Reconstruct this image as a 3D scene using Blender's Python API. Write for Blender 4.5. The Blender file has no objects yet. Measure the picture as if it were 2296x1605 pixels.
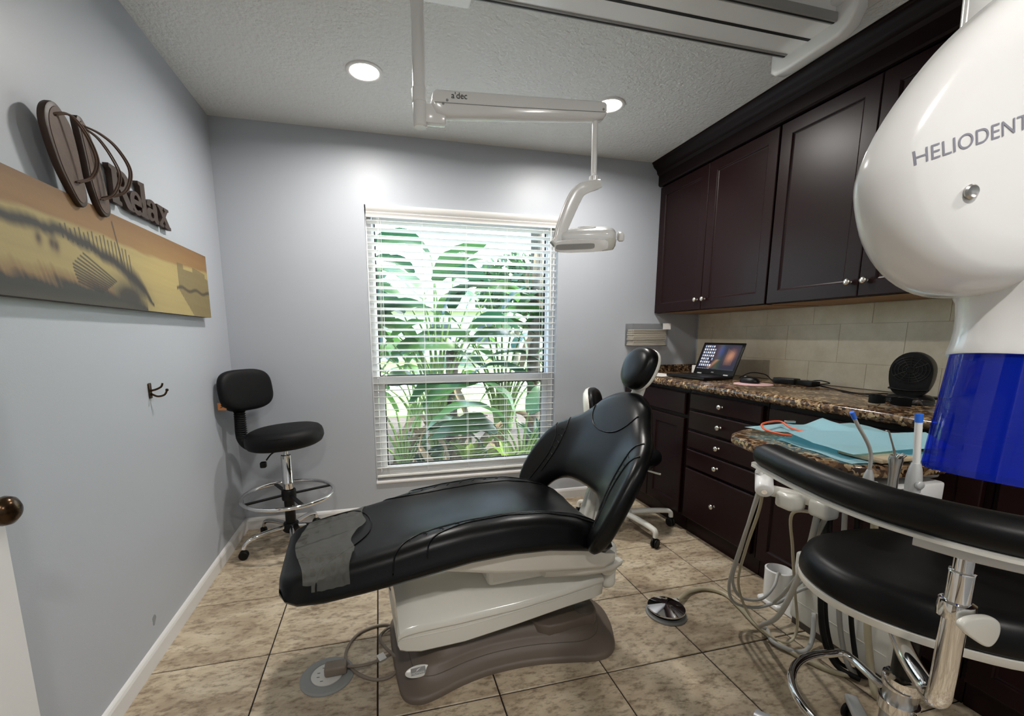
import bpy, bmesh, math, random
import numpy as np
from mathutils import Vector, Matrix

random.seed(7)
PI = math.pi
scene = bpy.context.scene
COL = scene.collection

# ------------------------------------------------------------------ camera
F_PX, CX, CY = 975.576, 1098.296, 906.264
cam_d = bpy.data.cameras.new('camera')
cam_d.sensor_fit = 'HORIZONTAL'
cam_d.sensor_width = 36.0
cam_d.lens = F_PX / 2296 * 36.0
cam_d.shift_x = (1148 - CX) / 2296
cam_d.shift_y = (CY - 802.5) / 2296
cam_d.clip_start = 0.02
cam = bpy.data.objects.new('camera', cam_d)
COL.objects.link(cam)
R_ = Vector((0.96930946, -0.24582847, -0.00274458))
U_ = Vector((0.04080736, 0.1498756, 0.98786237))
F_ = Vector((0.24243335, 0.95765634, -0.15530745))
cam.matrix_world = Matrix(((R_.x, U_.x, -F_.x, 0.05206), (R_.y, U_.y, -F_.y, -1.28131),
                           (R_.z, U_.z, -F_.z, 1.22532), (0, 0, 0, 1)))
scene.camera = cam

# ------------------------------------------------------------------ world, sun, exposure
vs = scene.view_settings
vs.view_transform = 'Standard'
vs.look = 'None'
vs.gamma = 1.0
vs.use_curve_mapping = False
vs.exposure = 0.5
world = bpy.data.worlds.new('sky')
scene.world = world
world.use_nodes = True
wn = world.node_tree
wn.nodes.clear()
wo = wn.nodes.new('ShaderNodeOutputWorld')
wb = wn.nodes.new('ShaderNodeBackground')
wsky = wn.nodes.new('ShaderNodeTexSky')
wsky.sky_type = 'NISHITA'
wsky.sun_disc = False
wsky.sun_elevation = math.radians(52)
wsky.sun_rotation = math.radians(70)
wsky.air_density = 1.0
wsky.dust_density = 2.5
wb.inputs['Strength'].default_value = 1.45
wn.links.new(wsky.outputs[0], wb.inputs['Color'])
wn.links.new(wb.outputs[0], wo.inputs['Surface'])
sun_d = bpy.data.lights.new('sun', 'SUN')
sun_d.energy = 5.5
sun_d.angle = math.radians(1.0)
sun_d.color = (1.0, 0.95, 0.86)
sun = bpy.data.objects.new('sun', sun_d)
COL.objects.link(sun)
sun.rotation_euler = Vector((0.72, -0.12, 0.95)).to_track_quat('Z', 'Y').to_euler()
LAMP_W = 12.5          # watts of every ceiling downlight

# ------------------------------------------------------------------ materials
def lin(c):
    c /= 255.0
    return c / 12.92 if c <= 0.04045 else ((c + 0.055) / 1.055) ** 2.4

def S(r, g, b):
    return (lin(r), lin(g), lin(b), 1.0)

MATS = {}

def mat(name, col, rough=0.5, metal=0.0, coat=0.0, spec=0.5, trans=0.0, ior=1.45, bump=None, vary=None,
        emit=None, sub=0.0, alpha=1.0):
    """plain principled material; bump=(scale,strength[,detail]), vary=(scale,amount) gives mottled colour"""
    m = bpy.data.materials.new(name)
    m.use_nodes = True
    nt = m.node_tree
    b = nt.nodes['Principled BSDF']
    b.inputs['Base Color'].default_value = col
    b.inputs['Roughness'].default_value = rough
    b.inputs['Metallic'].default_value = metal
    b.inputs['Coat Weight'].default_value = coat
    b.inputs['Coat Roughness'].default_value = 0.08
    b.inputs['Specular IOR Level'].default_value = spec
    b.inputs['Transmission Weight'].default_value = trans
    b.inputs['IOR'].default_value = ior
    b.inputs['Alpha'].default_value = alpha
    if emit:
        b.inputs['Emission Color'].default_value = emit[0]
        b.inputs['Emission Strength'].default_value = emit[1]
    tc = nt.nodes.new('ShaderNodeTexCoord')
    if vary:
        n = nt.nodes.new('ShaderNodeTexNoise')
        n.inputs['Scale'].default_value = vary[0]
        n.inputs['Detail'].default_value = 5
        nt.links.new(tc.outputs['Object'], n.inputs['Vector'])
        mx = nt.nodes.new('ShaderNodeMix')
        mx.data_type = 'RGBA'
        k = vary[1]
        mx.inputs['A'].default_value = tuple(c * (1 - k) for c in col[:3]) + (1,)
        mx.inputs['B'].default_value = tuple(min(1, c * (1 + k)) for c in col[:3]) + (1,)
        nt.links.new(n.outputs['Fac'], mx.inputs['Factor'])
        nt.links.new(mx.outputs['Result'], b.inputs['Base Color'])
    if bump:
        n = nt.nodes.new('ShaderNodeTexNoise')
        n.inputs['Scale'].default_value = bump[0]
        n.inputs['Detail'].default_value = bump[2] if len(bump) > 2 else 3
        nt.links.new(tc.outputs['Object'], n.inputs['Vector'])
        bp = nt.nodes.new('ShaderNodeBump')
        bp.inputs['Strength'].default_value = bump[1]
        bp.inputs['Distance'].default_value = 0.002
        nt.links.new(n.outputs['Fac'], bp.inputs['Height'])
        nt.links.new(bp.outputs['Normal'], b.inputs['Normal'])
    MATS[name] = m
    return m

def ramp(nt, stops):
    r = nt.nodes.new('ShaderNodeValToRGB')
    e = r.color_ramp.elements
    while len(e) < len(stops):
        e.new(0.5)
    for x, (p, c) in zip(e, stops):
        x.position = p
        x.color = c
    return r

mat('wall_paint', (0.440, 0.468, 0.508, 1), 0.42, bump=(260, 0.12))
mat('ceiling_paint', (0.72, 0.73, 0.71, 1), 0.8, bump=(60, 1.0, 4))
for n_ in MATS['ceiling_paint'].node_tree.nodes:
    if n_.type == 'BUMP':
        n_.inputs['Distance'].default_value = 0.010
mat('white_trim', (0.72, 0.71, 0.69, 1), 0.35)
mat('door_white', (0.74, 0.74, 0.73, 1), 0.35)
mat('vinyl_white', (0.80, 0.80, 0.80, 1), 0.4)
mat('slat_white', (0.80, 0.80, 0.77, 1), 0.45)
mat('gasket_black', (0.008, 0.008, 0.008, 1), 0.6)
mat('grout', (0.012, 0.007, 0.006, 1), 0.9)
mat('cherry', (0.0120, 0.0032, 0.0038, 1), 0.34, spec=0.22, vary=(3.0, 0.25))
mat('cherry_dark', (0.0075, 0.0024, 0.0028, 1), 0.42, spec=0.2)
mat('ply_tan', S(150, 112, 72), 0.6)
mat('nickel', (0.72, 0.69, 0.63, 1), 0.22, metal=1.0)
mat('chrome', (0.78, 0.78, 0.78, 1), 0.06, metal=1.0)
mat('steel', (0.50, 0.49, 0.47, 1), 0.28, metal=1.0)
mat('silver_paint', (0.55, 0.56, 0.56, 1), 0.35, metal=0.25)
mat('leather_black', (0.0026, 0.0029, 0.0031, 1), 0.31, spec=0.27, bump=(420, 0.10))
mat('vinyl_black', (0.0034, 0.0034, 0.0037, 1), 0.40, spec=0.26, bump=(500, 0.06))
mat('fabric_black', (0.0036, 0.0036, 0.004, 1), 0.55, spec=0.25, bump=(700, 0.2))
mat('plastic_black', (0.0045, 0.0045, 0.005, 1), 0.35, spec=0.3)
mat('rubber_black', (0.0045, 0.0045, 0.0045, 1), 0.5, spec=0.3)
mat('cream', (0.70, 0.69, 0.63, 1), 0.16, coat=0.4)
mat('cream_matt', (0.70, 0.69, 0.635, 1), 0.4)
mat('taupe', (0.135, 0.108, 0.086, 1), 0.48, bump=(300, 0.05))
mat('taupe_line', (0.09, 0.075, 0.06, 1), 0.5)
mat('equip_white', (0.82, 0.82, 0.81, 1), 0.18, coat=0.3)
mat('equip_grey', (0.30, 0.30, 0.29, 1), 0.35)
mat('outlet_grey', (0.27, 0.275, 0.27, 1), 0.5)
mat('cord_taupe', (0.20, 0.165, 0.13, 1), 0.45)
mat('hose_grey', (0.42, 0.42, 0.40, 1), 0.4)
mat('hose_beige', (0.45, 0.40, 0.28, 1), 0.35)
mat('bronze', (0.055, 0.032, 0.016, 1), 0.22, metal=0.85)
mat('art_brown', (0.040, 0.021, 0.014, 1), 0.5, vary=(18, 0.5), bump=(60, 0.3))
mat('art_brown_light', (0.082, 0.045, 0.029, 1), 0.55, vary=(25, 0.35), bump=(90, 0.3))
mat('bib_blue', (0.55, 0.87, 0.95, 1), 0.75, bump=(300, 0.15))
mat('orange_plastic', (0.80, 0.13, 0.05, 1), 0.4)
mat('paper_white', (0.78, 0.77, 0.74, 1), 0.7)
mat('paper_towel', (0.60, 0.55, 0.46, 1), 0.8)
mat('pink_pad', (0.66, 0.42, 0.42, 1), 0.7)
mat('tan_tray', (0.50, 0.40, 0.26, 1), 0.6)
mat('text_grey', (0.24, 0.24, 0.29, 1), 0.5)
mat('text_dark', (0.02, 0.02, 0.02, 1), 0.5)
mat('badge', (0.62, 0.61, 0.57, 1), 0.25)
mat('badge_grey', (0.22, 0.22, 0.21, 1), 0.4)
mat('tag_orange', (0.62, 0.25, 0.08, 1), 0.6)
mat('tip_blue', (0.03, 0.16, 0.72, 1), 0.35)
mat('stain', (0.27, 0.28, 0.29, 1), 0.7)
mat('lamp_glow', (1, 1, 1, 1), 0.5, emit=((1.0, 0.93, 0.80, 1), 30.0))
mat('soil', (0.06, 0.042, 0.028, 1), 0.95, vary=(9, 0.7), bump=(30, 1.0))
mat('lawn', (0.16, 0.30, 0.055, 1), 0.9, vary=(4, 0.4))
mat('pavement', (0.62, 0.60, 0.56, 1), 0.9)
mat('house_wall', (0.62, 0.58, 0.50, 1), 0.8)
mat('house_roof', (0.20, 0.17, 0.15, 1), 0.8)
mat('house_glass', (0.05, 0.07, 0.09, 1), 0.1)
mat('bark', (0.13, 0.10, 0.07, 1), 0.9, vary=(14, 0.6), bump=(40, 1.0))
mat('dead_leaf', (0.30, 0.21, 0.12, 1), 0.9, vary=(8, 0.4))
mat('petiole', (0.16, 0.24, 0.06, 1), 0.5)

def leaf_mat(name, c1, c2):
    m = bpy.data.materials.new(name)
    m.use_nodes = True
    nt = m.node_tree
    b = nt.nodes['Principled BSDF']
    o = nt.nodes['Material Output']
    info = nt.nodes.new('ShaderNodeObjectInfo')
    r = ramp(nt, [(0, c1), (1, c2)])
    nt.links.new(info.outputs['Random'], r.inputs['Fac'])
    nt.links.new(r.outputs['Color'], b.inputs['Base Color'])
    b.inputs['Roughness'].default_value = 0.35
    t = nt.nodes.new('ShaderNodeBsdfTranslucent')
    nt.links.new(r.outputs['Color'], t.inputs['Color'])
    mx = nt.nodes.new('ShaderNodeMixShader')
    mx.inputs[0].default_value = 0.35
    nt.links.new(b.outputs[0], mx.inputs[1])
    nt.links.new(t.outputs[0], mx.inputs[2])
    nt.links.new(mx.outputs[0], o.inputs['Surface'])
    MATS[name] = m

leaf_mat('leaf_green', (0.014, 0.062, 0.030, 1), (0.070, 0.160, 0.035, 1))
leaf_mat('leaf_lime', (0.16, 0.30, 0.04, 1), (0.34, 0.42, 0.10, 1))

def glass_mat(name, tint, refl=0.06, rough=0.0, ior=1.45):
    """thin clear sheet: transparent with a fresnel reflection"""
    m = bpy.data.materials.new(name)
    m.use_nodes = True
    nt = m.node_tree
    nt.nodes.clear()
    o = nt.nodes.new('ShaderNodeOutputMaterial')
    t = nt.nodes.new('ShaderNodeBsdfTransparent')
    t.inputs['Color'].default_value = tint
    g = nt.nodes.new('ShaderNodeBsdfGlossy')
    g.inputs['Roughness'].default_value = rough
    lw = nt.nodes.new('ShaderNodeLayerWeight')
    pw = nt.nodes.new('ShaderNodeMath')
    pw.operation = 'POWER'
    pw.inputs[1].default_value = 4.0
    nt.links.new(lw.outputs['Facing'], pw.inputs[0])
    f = nt.nodes.new('ShaderNodeMath')
    f.operation = 'MULTIPLY_ADD'
    f.inputs[1].default_value = 0.7
    f.inputs[2].default_value = refl * 0.6
    nt.links.new(pw.outputs[0], f.inputs[0])
    mx = nt.nodes.new('ShaderNodeMixShader')
    nt.links.new(f.outputs[0], mx.inputs[0])
    nt.links.new(t.outputs[0], mx.inputs[1])
    nt.links.new(g.outputs[0], mx.inputs[2])
    nt.links.new(mx.outputs[0], o.inputs['Surface'])
    MATS[name] = m

glass_mat('window_glass', (0.93, 0.97, 0.95, 1))
glass_mat('acrylic', (0.93, 0.93, 0.93, 1), rough=0.05)
glass_mat('clear_lens', (0.96, 0.96, 0.96, 1), rough=0.02, ior=1.6)

def film_mat():
    """clear plastic foot cover: see-through film that catches soft light"""
    m = bpy.data.materials.new('clear_film')
    m.use_nodes = True
    nt = m.node_tree
    nt.nodes.clear()
    o = nt.nodes.new('ShaderNodeOutputMaterial')
    t = nt.nodes.new('ShaderNodeBsdfTransparent')
    t.inputs['Color'].default_value = (0.86, 0.86, 0.84, 1)
    g = nt.nodes.new('ShaderNodeBsdfPrincipled')
    g.inputs['Base Color'].default_value = (0.17, 0.17, 0.15, 1)
    g.inputs['Roughness'].default_value = 0.09
    g.inputs['Specular IOR Level'].default_value = 1.0
    tc = nt.nodes.new('ShaderNodeTexCoord')
    w = nt.nodes.new('ShaderNodeTexNoise')
    w.inputs['Scale'].default_value = 9
    w.inputs['Detail'].default_value = 2
    nt.links.new(tc.outputs['Object'], w.inputs['Vector'])
    bp = nt.nodes.new('ShaderNodeBump')
    bp.inputs['Strength'].default_value = 0.6
    bp.inputs['Distance'].default_value = 0.015
    nt.links.new(w.outputs['Fac'], bp.inputs['Height'])
    nt.links.new(bp.outputs['Normal'], g.inputs['Normal'])
    mx = nt.nodes.new('ShaderNodeMixShader')
    mx.inputs[0].default_value = 0.42
    nt.links.new(t.outputs[0], mx.inputs[1])
    nt.links.new(g.outputs[0], mx.inputs[2])
    nt.links.new(mx.outputs[0], o.inputs['Surface'])
    MATS['clear_film'] = m

film_mat()

def blue_mat():
    m = bpy.data.materials.new('blue_clear')
    m.use_nodes = True
    nt = m.node_tree
    nt.nodes.clear()
    o = nt.nodes.new('ShaderNodeOutputMaterial')
    t = nt.nodes.new('ShaderNodeBsdfTransparent')
    t.inputs['Color'].default_value = (0.09, 0.22, 0.95, 1)
    g = nt.nodes.new('ShaderNodeBsdfPrincipled')
    g.inputs['Base Color'].default_value = (0.010, 0.045, 0.60, 1)
    g.inputs['Roughness'].default_value = 0.04
    g.inputs['Specular IOR Level'].default_value = 1.0
    mx = nt.nodes.new('ShaderNodeMixShader')
    mx.inputs[0].default_value = 0.36
    nt.links.new(t.outputs[0], mx.inputs[1])
    nt.links.new(g.outputs[0], mx.inputs[2])
    nt.links.new(mx.outputs[0], o.inputs['Surface'])
    MATS['blue_clear'] = m

blue_mat()

def tile_mat():
    m = bpy.data.materials.new('travertine')
    m.use_nodes = True
    nt = m.node_tree
    b = nt.nodes['Principled BSDF']
    b.inputs['Roughness'].default_value = 0.38
    tc = nt.nodes.new('ShaderNodeTexCoord')
    info = nt.nodes.new('ShaderNodeObjectInfo')
    off = nt.nodes.new('ShaderNodeVectorMath')
    off.operation = 'MULTIPLY_ADD'
    cmb = nt.nodes.new('ShaderNodeCombineXYZ')
    for i in range(3):
        nt.links.new(info.outputs['Random'], cmb.inputs[i])
    off.inputs[1].default_value = (37, 53, 71)
    nt.links.new(cmb.outputs[0], off.inputs[0])
    nt.links.new(tc.outputs['Object'], off.inputs[2])
    mp = nt.nodes.new('ShaderNodeMapping')
    mp.inputs['Rotation'].default_value = (0, 0, 0.5)
    mp.inputs['Scale'].default_value = (1.0, 2.2, 1.0)
    nt.links.new(off.outputs[0], mp.inputs['Vector'])
    n1 = nt.nodes.new('ShaderNodeTexNoise')
    n1.inputs['Scale'].default_value = 3.6
    n1.inputs['Detail'].default_value = 9
    n1.inputs['Roughness'].default_value = 0.62
    n1.inputs['Distortion'].default_value = 0.9
    nt.links.new(mp.outputs[0], n1.inputs['Vector'])
    r1 = ramp(nt, [(0.25, S(140, 121, 100)), (0.43, S(174, 157, 133)), (0.57, S(197, 182, 157)), (0.75, S(216, 204, 182))])
    nt.links.new(n1.outputs['Fac'], r1.inputs['Fac'])
    n2 = nt.nodes.new('ShaderNodeTexNoise')
    n2.inputs['Scale'].default_value = 26
    n2.inputs['Detail'].default_value = 6
    n2.inputs['Roughness'].default_value = 0.7
    nt.links.new(mp.outputs[0], n2.inputs['Vector'])
    r2 = ramp(nt, [(0.34, S(132, 118, 100)), (0.52, S(255, 255, 255))])
    nt.links.new(n2.outputs['Fac'], r2.inputs['Fac'])
    mx = nt.nodes.new('ShaderNodeMix')
    mx.data_type = 'RGBA'
    mx.blend_type = 'MULTIPLY'
    mx.inputs['Factor'].default_value = 0.7
    nt.links.new(r1.outputs['Color'], mx.inputs['A'])
    nt.links.new(r2.outputs['Color'], mx.inputs['B'])
    nt.links.new(mx.outputs['Result'], b.inputs['Base Color'])
    bp = nt.nodes.new('ShaderNodeBump')
    bp.inputs['Strength'].default_value = 0.25
    bp.inputs['Distance'].default_value = 0.003
    nt.links.new(n1.outputs['Fac'], bp.inputs['Height'])
    nt.links.new(bp.outputs['Normal'], b.inputs['Normal'])
    MATS['travertine'] = m

tile_mat()

def backsplash_mat():
    m = bpy.data.materials.new('splash_tile')
    m.use_nodes = True
    nt = m.node_tree
    b = nt.nodes['Principled BSDF']
    b.inputs['Roughness'].default_value = 0.45
    tc = nt.nodes.new('ShaderNodeTexCoord')
    n1 = nt.nodes.new('ShaderNodeTexNoise')
    n1.inputs['Scale'].default_value = 5
    n1.inputs['Detail'].default_value = 8
    n1.inputs['Roughness'].default_value = 0.7
    nt.links.new(tc.outputs['Object'], n1.inputs['Vector'])
    r1 = ramp(nt, [(0.3, S(188, 177, 152)), (0.5, S(203, 193, 170)), (0.7, S(216, 208, 188))])
    nt.links.new(n1.outputs['Fac'], r1.inputs['Fac'])
    nt.links.new(r1.outputs['Color'], b.inputs['Base Color'])
    MATS['splash_tile'] = m

backsplash_mat()
mat('splash_grout', S(184, 173, 148), 0.9)

def granite_mat():
    m = bpy.data.materials.new('granite')
    m.use_nodes = True
    nt = m.node_tree
    b = nt.nodes['Principled BSDF']
    b.inputs['Roughness'].default_value = 0.14
    tc = nt.nodes.new('ShaderNodeTexCoord')
    n0 = nt.nodes.new('ShaderNodeTexNoise')
    n0.inputs['Scale'].default_value = 30
    n0.inputs['Detail'].default_value = 4
    nt.links.new(tc.outputs['Object'], n0.inputs['Vector'])
    vm = nt.nodes.new('ShaderNodeVectorMath')
    vm.operation = 'MULTIPLY_ADD'
    vm.inputs[1].default_value = (0.03, 0.03, 0.03)
    nt.links.new(n0.outputs['Color'], vm.inputs[0])
    nt.links.new(tc.outputs['Object'], vm.inputs[2])
    v = nt.nodes.new('ShaderNodeTexVoronoi')
    v.inputs['Scale'].default_value = 95
    nt.links.new(vm.outputs[0], v.inputs['Vector'])
    sp = nt.nodes.new('ShaderNodeSeparateColor')
    nt.links.new(v.outputs['Color'], sp.inputs[0])
    r = ramp(nt, [(0.0, S(38, 26, 20)), (0.28, S(74, 54, 40)), (0.5, S(112, 86, 62)), (0.72, S(150, 122, 92)), (0.93, S(206, 186, 150))])
    nt.links.new(sp.outputs[0], r.inputs['Fac'])
    n1 = nt.nodes.new('ShaderNodeTexNoise')
    n1.inputs['Scale'].default_value = 12
    n1.inputs['Detail'].default_value = 6
    nt.links.new(tc.outputs['Object'], n1.inputs['Vector'])
    r1 = ramp(nt, [(0.35, S(120, 92, 70)), (0.65, S(255, 250, 240))])
    nt.links.new(n1.outputs['Fac'], r1.inputs['Fac'])
    mx = nt.nodes.new('ShaderNodeMix')
    mx.data_type = 'RGBA'
    mx.blend_type = 'MULTIPLY'
    mx.inputs['Factor'].default_value = 0.8
    nt.links.new(r.outputs['Color'], mx.inputs['A'])
    nt.links.new(r1.outputs['Color'], mx.inputs['B'])
    nt.links.new(mx.outputs['Result'], b.inputs['Base Color'])
    MATS['granite'] = m

granite_mat()

def attr_mat(name, rough, emit=0.0, bump=None):
    m = bpy.data.materials.new(name)
    m.use_nodes = True
    nt = m.node_tree
    b = nt.nodes['Principled BSDF']
    a = nt.nodes.new('ShaderNodeAttribute')
    a.attribute_name = 'print'
    nt.links.new(a.outputs['Color'], b.inputs['Base Color'])
    b.inputs['Roughness'].default_value = rough
    if emit:
        nt.links.new(a.outputs['Color'], b.inputs['Emission Color'])
        b.inputs['Emission Strength'].default_value = emit
    if bump:
        tc = nt.nodes.new('ShaderNodeTexCoord')
        n = nt.nodes.new('ShaderNodeTexNoise')
        n.inputs['Scale'].default_value = bump
        nt.links.new(tc.outputs['Object'], n.inputs['Vector'])
        bp = nt.nodes.new('ShaderNodeBump')
        bp.inputs['Strength'].default_value = 0.2
        bp.inputs['Distance'].default_value = 0.001
        nt.links.new(n.outputs['Fac'], bp.inputs['Height'])
        nt.links.new(bp.outputs['Normal'], b.inputs['Normal'])
    MATS[name] = m

attr_mat('canvas_print', 0.6, bump=400)
attr_mat('screen_print', 0.25, emit=1.1)

# ------------------------------------------------------------------ helpers
def link(o, parent=None):
    COL.objects.link(o)
    if parent is not None:
        o.parent = parent
    return o

def tag(o, label, cat, group=None, kind=None):
    if label:
        o['label'] = label
    if cat:
        o['category'] = cat
    if group:
        o['group'] = group
    if kind:
        o['kind'] = kind
    return o

def thing(name, label, cat, loc=(0, 0, 0), rz=0.0, group=None):
    e = bpy.data.objects.new(name, None)
    e.empty_display_size = 0.05
    e.location = loc
    e.rotation_euler = (0, 0, rz)
    link(e)
    return tag(e, label, cat, group)

def obj(name, me, m, parent=None, loc=None, smooth=None):
    if isinstance(me, bmesh.types.BMesh):
        bm = me
        me = bpy.data.meshes.new(name)
        bmesh.ops.recalc_face_normals(bm, faces=bm.faces)
        bm.to_mesh(me)
        bm.free()
    if m is not None and len(me.materials) == 0:
        me.materials.append(MATS[m])
    if smooth is not None:
        shade(me, smooth)
    o = bpy.data.objects.new(name, me)
    if loc is not None:
        o.location = loc
    return link(o, parent)

def shade(me, angle=40):
    if angle is True:
        angle = 180
    me.polygons.foreach_set('use_smooth', [True] * len(me.polygons))
    if angle < 179:
        me.set_sharp_from_angle(angle=math.radians(angle))

def pyd(v, f):
    bm = bmesh.new()
    vs_ = [bm.verts.new(p) for p in v]
    for q in f:
        try:
            bm.faces.new([vs_[i] for i in q])
        except ValueError:
            pass
    return bm

def box(c, s, bev=0.0, seg=2, bm=None, rot=None):
    b = bmesh.new()
    bmesh.ops.create_cube(b, size=1.0)
    bmesh.ops.scale(b, vec=s, verts=b.verts)
    if bev:
        bmesh.ops.bevel(b, geom=b.edges[:], offset=bev, segments=seg, affect='EDGES', profile=0.5)
    if rot is not None:
        bmesh.ops.rotate(b, cent=(0, 0, 0), matrix=rot, verts=b.verts)
    bmesh.ops.translate(b, vec=c, verts=b.verts)
    return merge(bm, b)

def merge(bm, b):
    if bm is None:
        return b
    t = bpy.data.meshes.new('t')
    b.to_mesh(t)
    b.free()
    bm.from_mesh(t)
    bpy.data.meshes.remove(t)
    return bm

def bx(x0, x1, y0, y1, z0, z1, bev=0.0, seg=2, bm=None):
    return box(((x0 + x1) / 2, (y0 + y1) / 2, (z0 + z1) / 2), (x1 - x0, y1 - y0, z1 - z0), bev, seg, bm)

def lathe(prof, n=28, bm=None, mat4=None):
    """prof: (r,z) list, revolved about z"""
    b = bmesh.new()
    rings = []
    for r, z in prof:
        if r < 1e-6:
            rings.append([b.verts.new((0, 0, z))])
        else:
            rings.append([b.verts.new((r * math.cos(2 * PI * i / n), r * math.sin(2 * PI * i / n), z)) for i in range(n)])
    for a, c in zip(rings, rings[1:]):
        for i in range(n):
            j = (i + 1) % n
            if len(a) == 1 and len(c) == 1:
                continue
            if len(a) == 1:
                b.faces.new((a[0], c[i], c[j]))
            elif len(c) == 1:
                b.faces.new((a[i], a[j], c[0]))
            else:
                b.faces.new((a[i], a[j], c[j], c[i]))
    if len(rings[0]) > 1:
        b.faces.new(rings[0][::-1])
    if len(rings[-1]) > 1:
        b.faces.new(rings[-1])
    if mat4 is not None:
        bmesh.ops.transform(b, matrix=mat4, verts=b.verts)
    return merge(bm, b)

def cyl(a, c, r, r2=None, n=20, bm=None, bev=0.0):
    a, c = Vector(a), Vector(c)
    d = c - a
    L = d.length
    r2 = r if r2 is None else r2
    m4 = Matrix.Translation(a) @ d.to_track_quat('Z', 'Y').to_matrix().to_4x4()
    if bev:
        prof = [(0, 0), (r - bev, 0), (r, bev), (r2, L - bev), (r2 - bev, L), (0, L)]
    else:
        prof = [(r, 0), (r2, L)]
    return lathe(prof, n, bm, m4)

def spline(pts, sub=8, closed=False):
    P = [Vector(p) for p in pts]
    n = len(P)
    out = []
    rng = range(n) if closed else range(n - 1)
    for i in rng:
        if closed:
            p0, p1, p2, p3 = P[(i - 1) % n], P[i], P[(i + 1) % n], P[(i + 2) % n]
        else:
            p0, p1, p2, p3 = P[max(i - 1, 0)], P[i], P[i + 1], P[min(i + 2, n - 1)]
        for k in range(sub):
            t = k / sub
            out.append(0.5 * ((2 * p1) + (p2 - p0) * t + (2 * p0 - 5 * p1 + 4 * p2 - p3) * t * t + (3 * p1 - p0 - 3 * p2 + p3) * t ** 3))
    if not closed:
        out.append(P[-1].copy())
    return out

def frames(path, closed=False, up=None):
    n = len(path)
    T = []
    for i in range(n):
        a = path[(i - 1) % n] if (closed or i > 0) else path[i]
        c = path[(i + 1) % n] if (closed or i < n - 1) else path[i]
        t = (c - a)
        T.append(t.normalized() if t.length > 1e-9 else Vector((0, 0, 1)))
    if up is not None:
        fr = []
        for t in T:
            s = t.cross(Vector(up)).normalized()
            fr.append((s, s.cross(t).normalized()))
        return T, fr
    ref = Vector((0, 0, 1)) if abs(T[0].z) < 0.9 else Vector((1, 0, 0))
    s = T[0].cross(ref).normalized()
    fr = []
    for i, t in enumerate(T):
        s = (s - t * s.dot(t)).normalized()
        fr.append((s, s.cross(t).normalized()))
    return T, fr

def tube(pts, r, n=10, sub=8, closed=False, bm=None, shape=None, up=None, raw=False):
    """round tube (or section `shape` of (s,u) unit points) along a smooth path; r scalar or callable(t) -> (rs, ru)"""
    path = [Vector(p) for p in pts] if raw else spline(pts, sub, closed)
    T, fr = frames(path, closed, up)
    b = bmesh.new()
    sec = shape or [(math.cos(2 * PI * i / n), math.sin(2 * PI * i / n)) for i in range(n)]
    n = len(sec)
    rings = []
    N = len(path)
    for i, (pt, (s, u)) in enumerate(zip(path, fr)):
        q = r(i / (N - 1)) if callable(r) else (r, r)
        if not isinstance(q, tuple):
            q = (q, q)
        rings.append([b.verts.new(pt + s * (x * q[0]) + u * (y * q[1])) for x, y in sec])
    rng = range(N) if closed else range(N - 1)
    for i in rng:
        a, c = rings[i], rings[(i + 1) % N]
        for k in range(n):
            b.faces.new((a[k], a[(k + 1) % n], c[(k + 1) % n], c[k]))
    if not closed:
        b.faces.new(rings[0][::-1])
        b.faces.new(rings[-1])
    return merge(bm, b)

def loft(secs, cap=True, bm=None, closed_sec=True):
    b = bmesh.new()
    rings = [[b.verts.new(p) for p in s] for s in secs]
    n = len(rings[0])
    for a, c in zip(rings, rings[1:]):
        for k in range(n if closed_sec else n - 1):
            j = (k + 1) % n
            b.faces.new((a[k], a[j], c[j], c[k]))
    if cap and closed_sec:
        b.faces.new(rings[0][::-1])
        b.faces.new(rings[-1])
    return merge(bm, b)

def prism(poly, z0, z1, bev=0.0, seg=2, bm=None, mat4=None):
    b = bmesh.new()
    v = [b.verts.new((p[0], p[1], z0)) for p in poly]
    f = b.faces.new(v)
    e = bmesh.ops.extrude_face_region(b, geom=[f])
    nv = [x for x in e['geom'] if isinstance(x, bmesh.types.BMVert)]
    bmesh.ops.translate(b, vec=(0, 0, z1 - z0), verts=nv)
    bmesh.ops.recalc_face_normals(b, faces=b.faces)
    if bev:
        ed = [x for x in b.edges if abs(x.verts[0].co.z - x.verts[1].co.z) < 1e-7]
        bmesh.ops.bevel(b, geom=ed, offset=bev, segments=seg, affect='EDGES', profile=0.5)
    if mat4 is not None:
        bmesh.ops.transform(b, matrix=mat4, verts=b.verts)
    return merge(bm, b)

def sup(n, a, c, e=2.0):
    """superellipse points"""
    out = []
    for i in range(n):
        t = 2 * PI * i / n
        x, y = math.cos(t), math.sin(t)
        out.append((a * math.copysign(abs(x) ** (2 / e), x), c * math.copysign(abs(y) ** (2 / e), y)))
    return out

def pad(a, c, h, e=2.6, n=40, rim=0.35, crown=0.25, bm=None, mat4=None):
    """upholstered pad: superellipse outline half sizes a,c, thickness h, rounded rim and crowned top"""
    lv = [(0.0, 0.86), (0.10, 0.95), (0.30, 1.0), (0.55, 1.0), (0.75, 0.975), (0.9, 0.91), (0.97, 0.82), (1.0, 0.66),
          (1.0 + crown * 0.10, 0.4), (1.0 + crown * 0.14, 0.15)]
    b = bmesh.new()
    rings = []
    for z, s in lv:
        rings.append([b.verts.new((x, y, z * h)) for x, y in sup(n, a * s, c * s, e)])
    for p, q in zip(rings, rings[1:]):
        for k in range(n):
            b.faces.new((p[k], p[(k + 1) % n], q[(k + 1) % n], q[k]))
    b.faces.new(rings[0][::-1])
    b.faces.new(rings[-1])
    if mat4 is not None:
        bmesh.ops.transform(b, matrix=mat4, verts=b.verts)
    return merge(bm, b)

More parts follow.
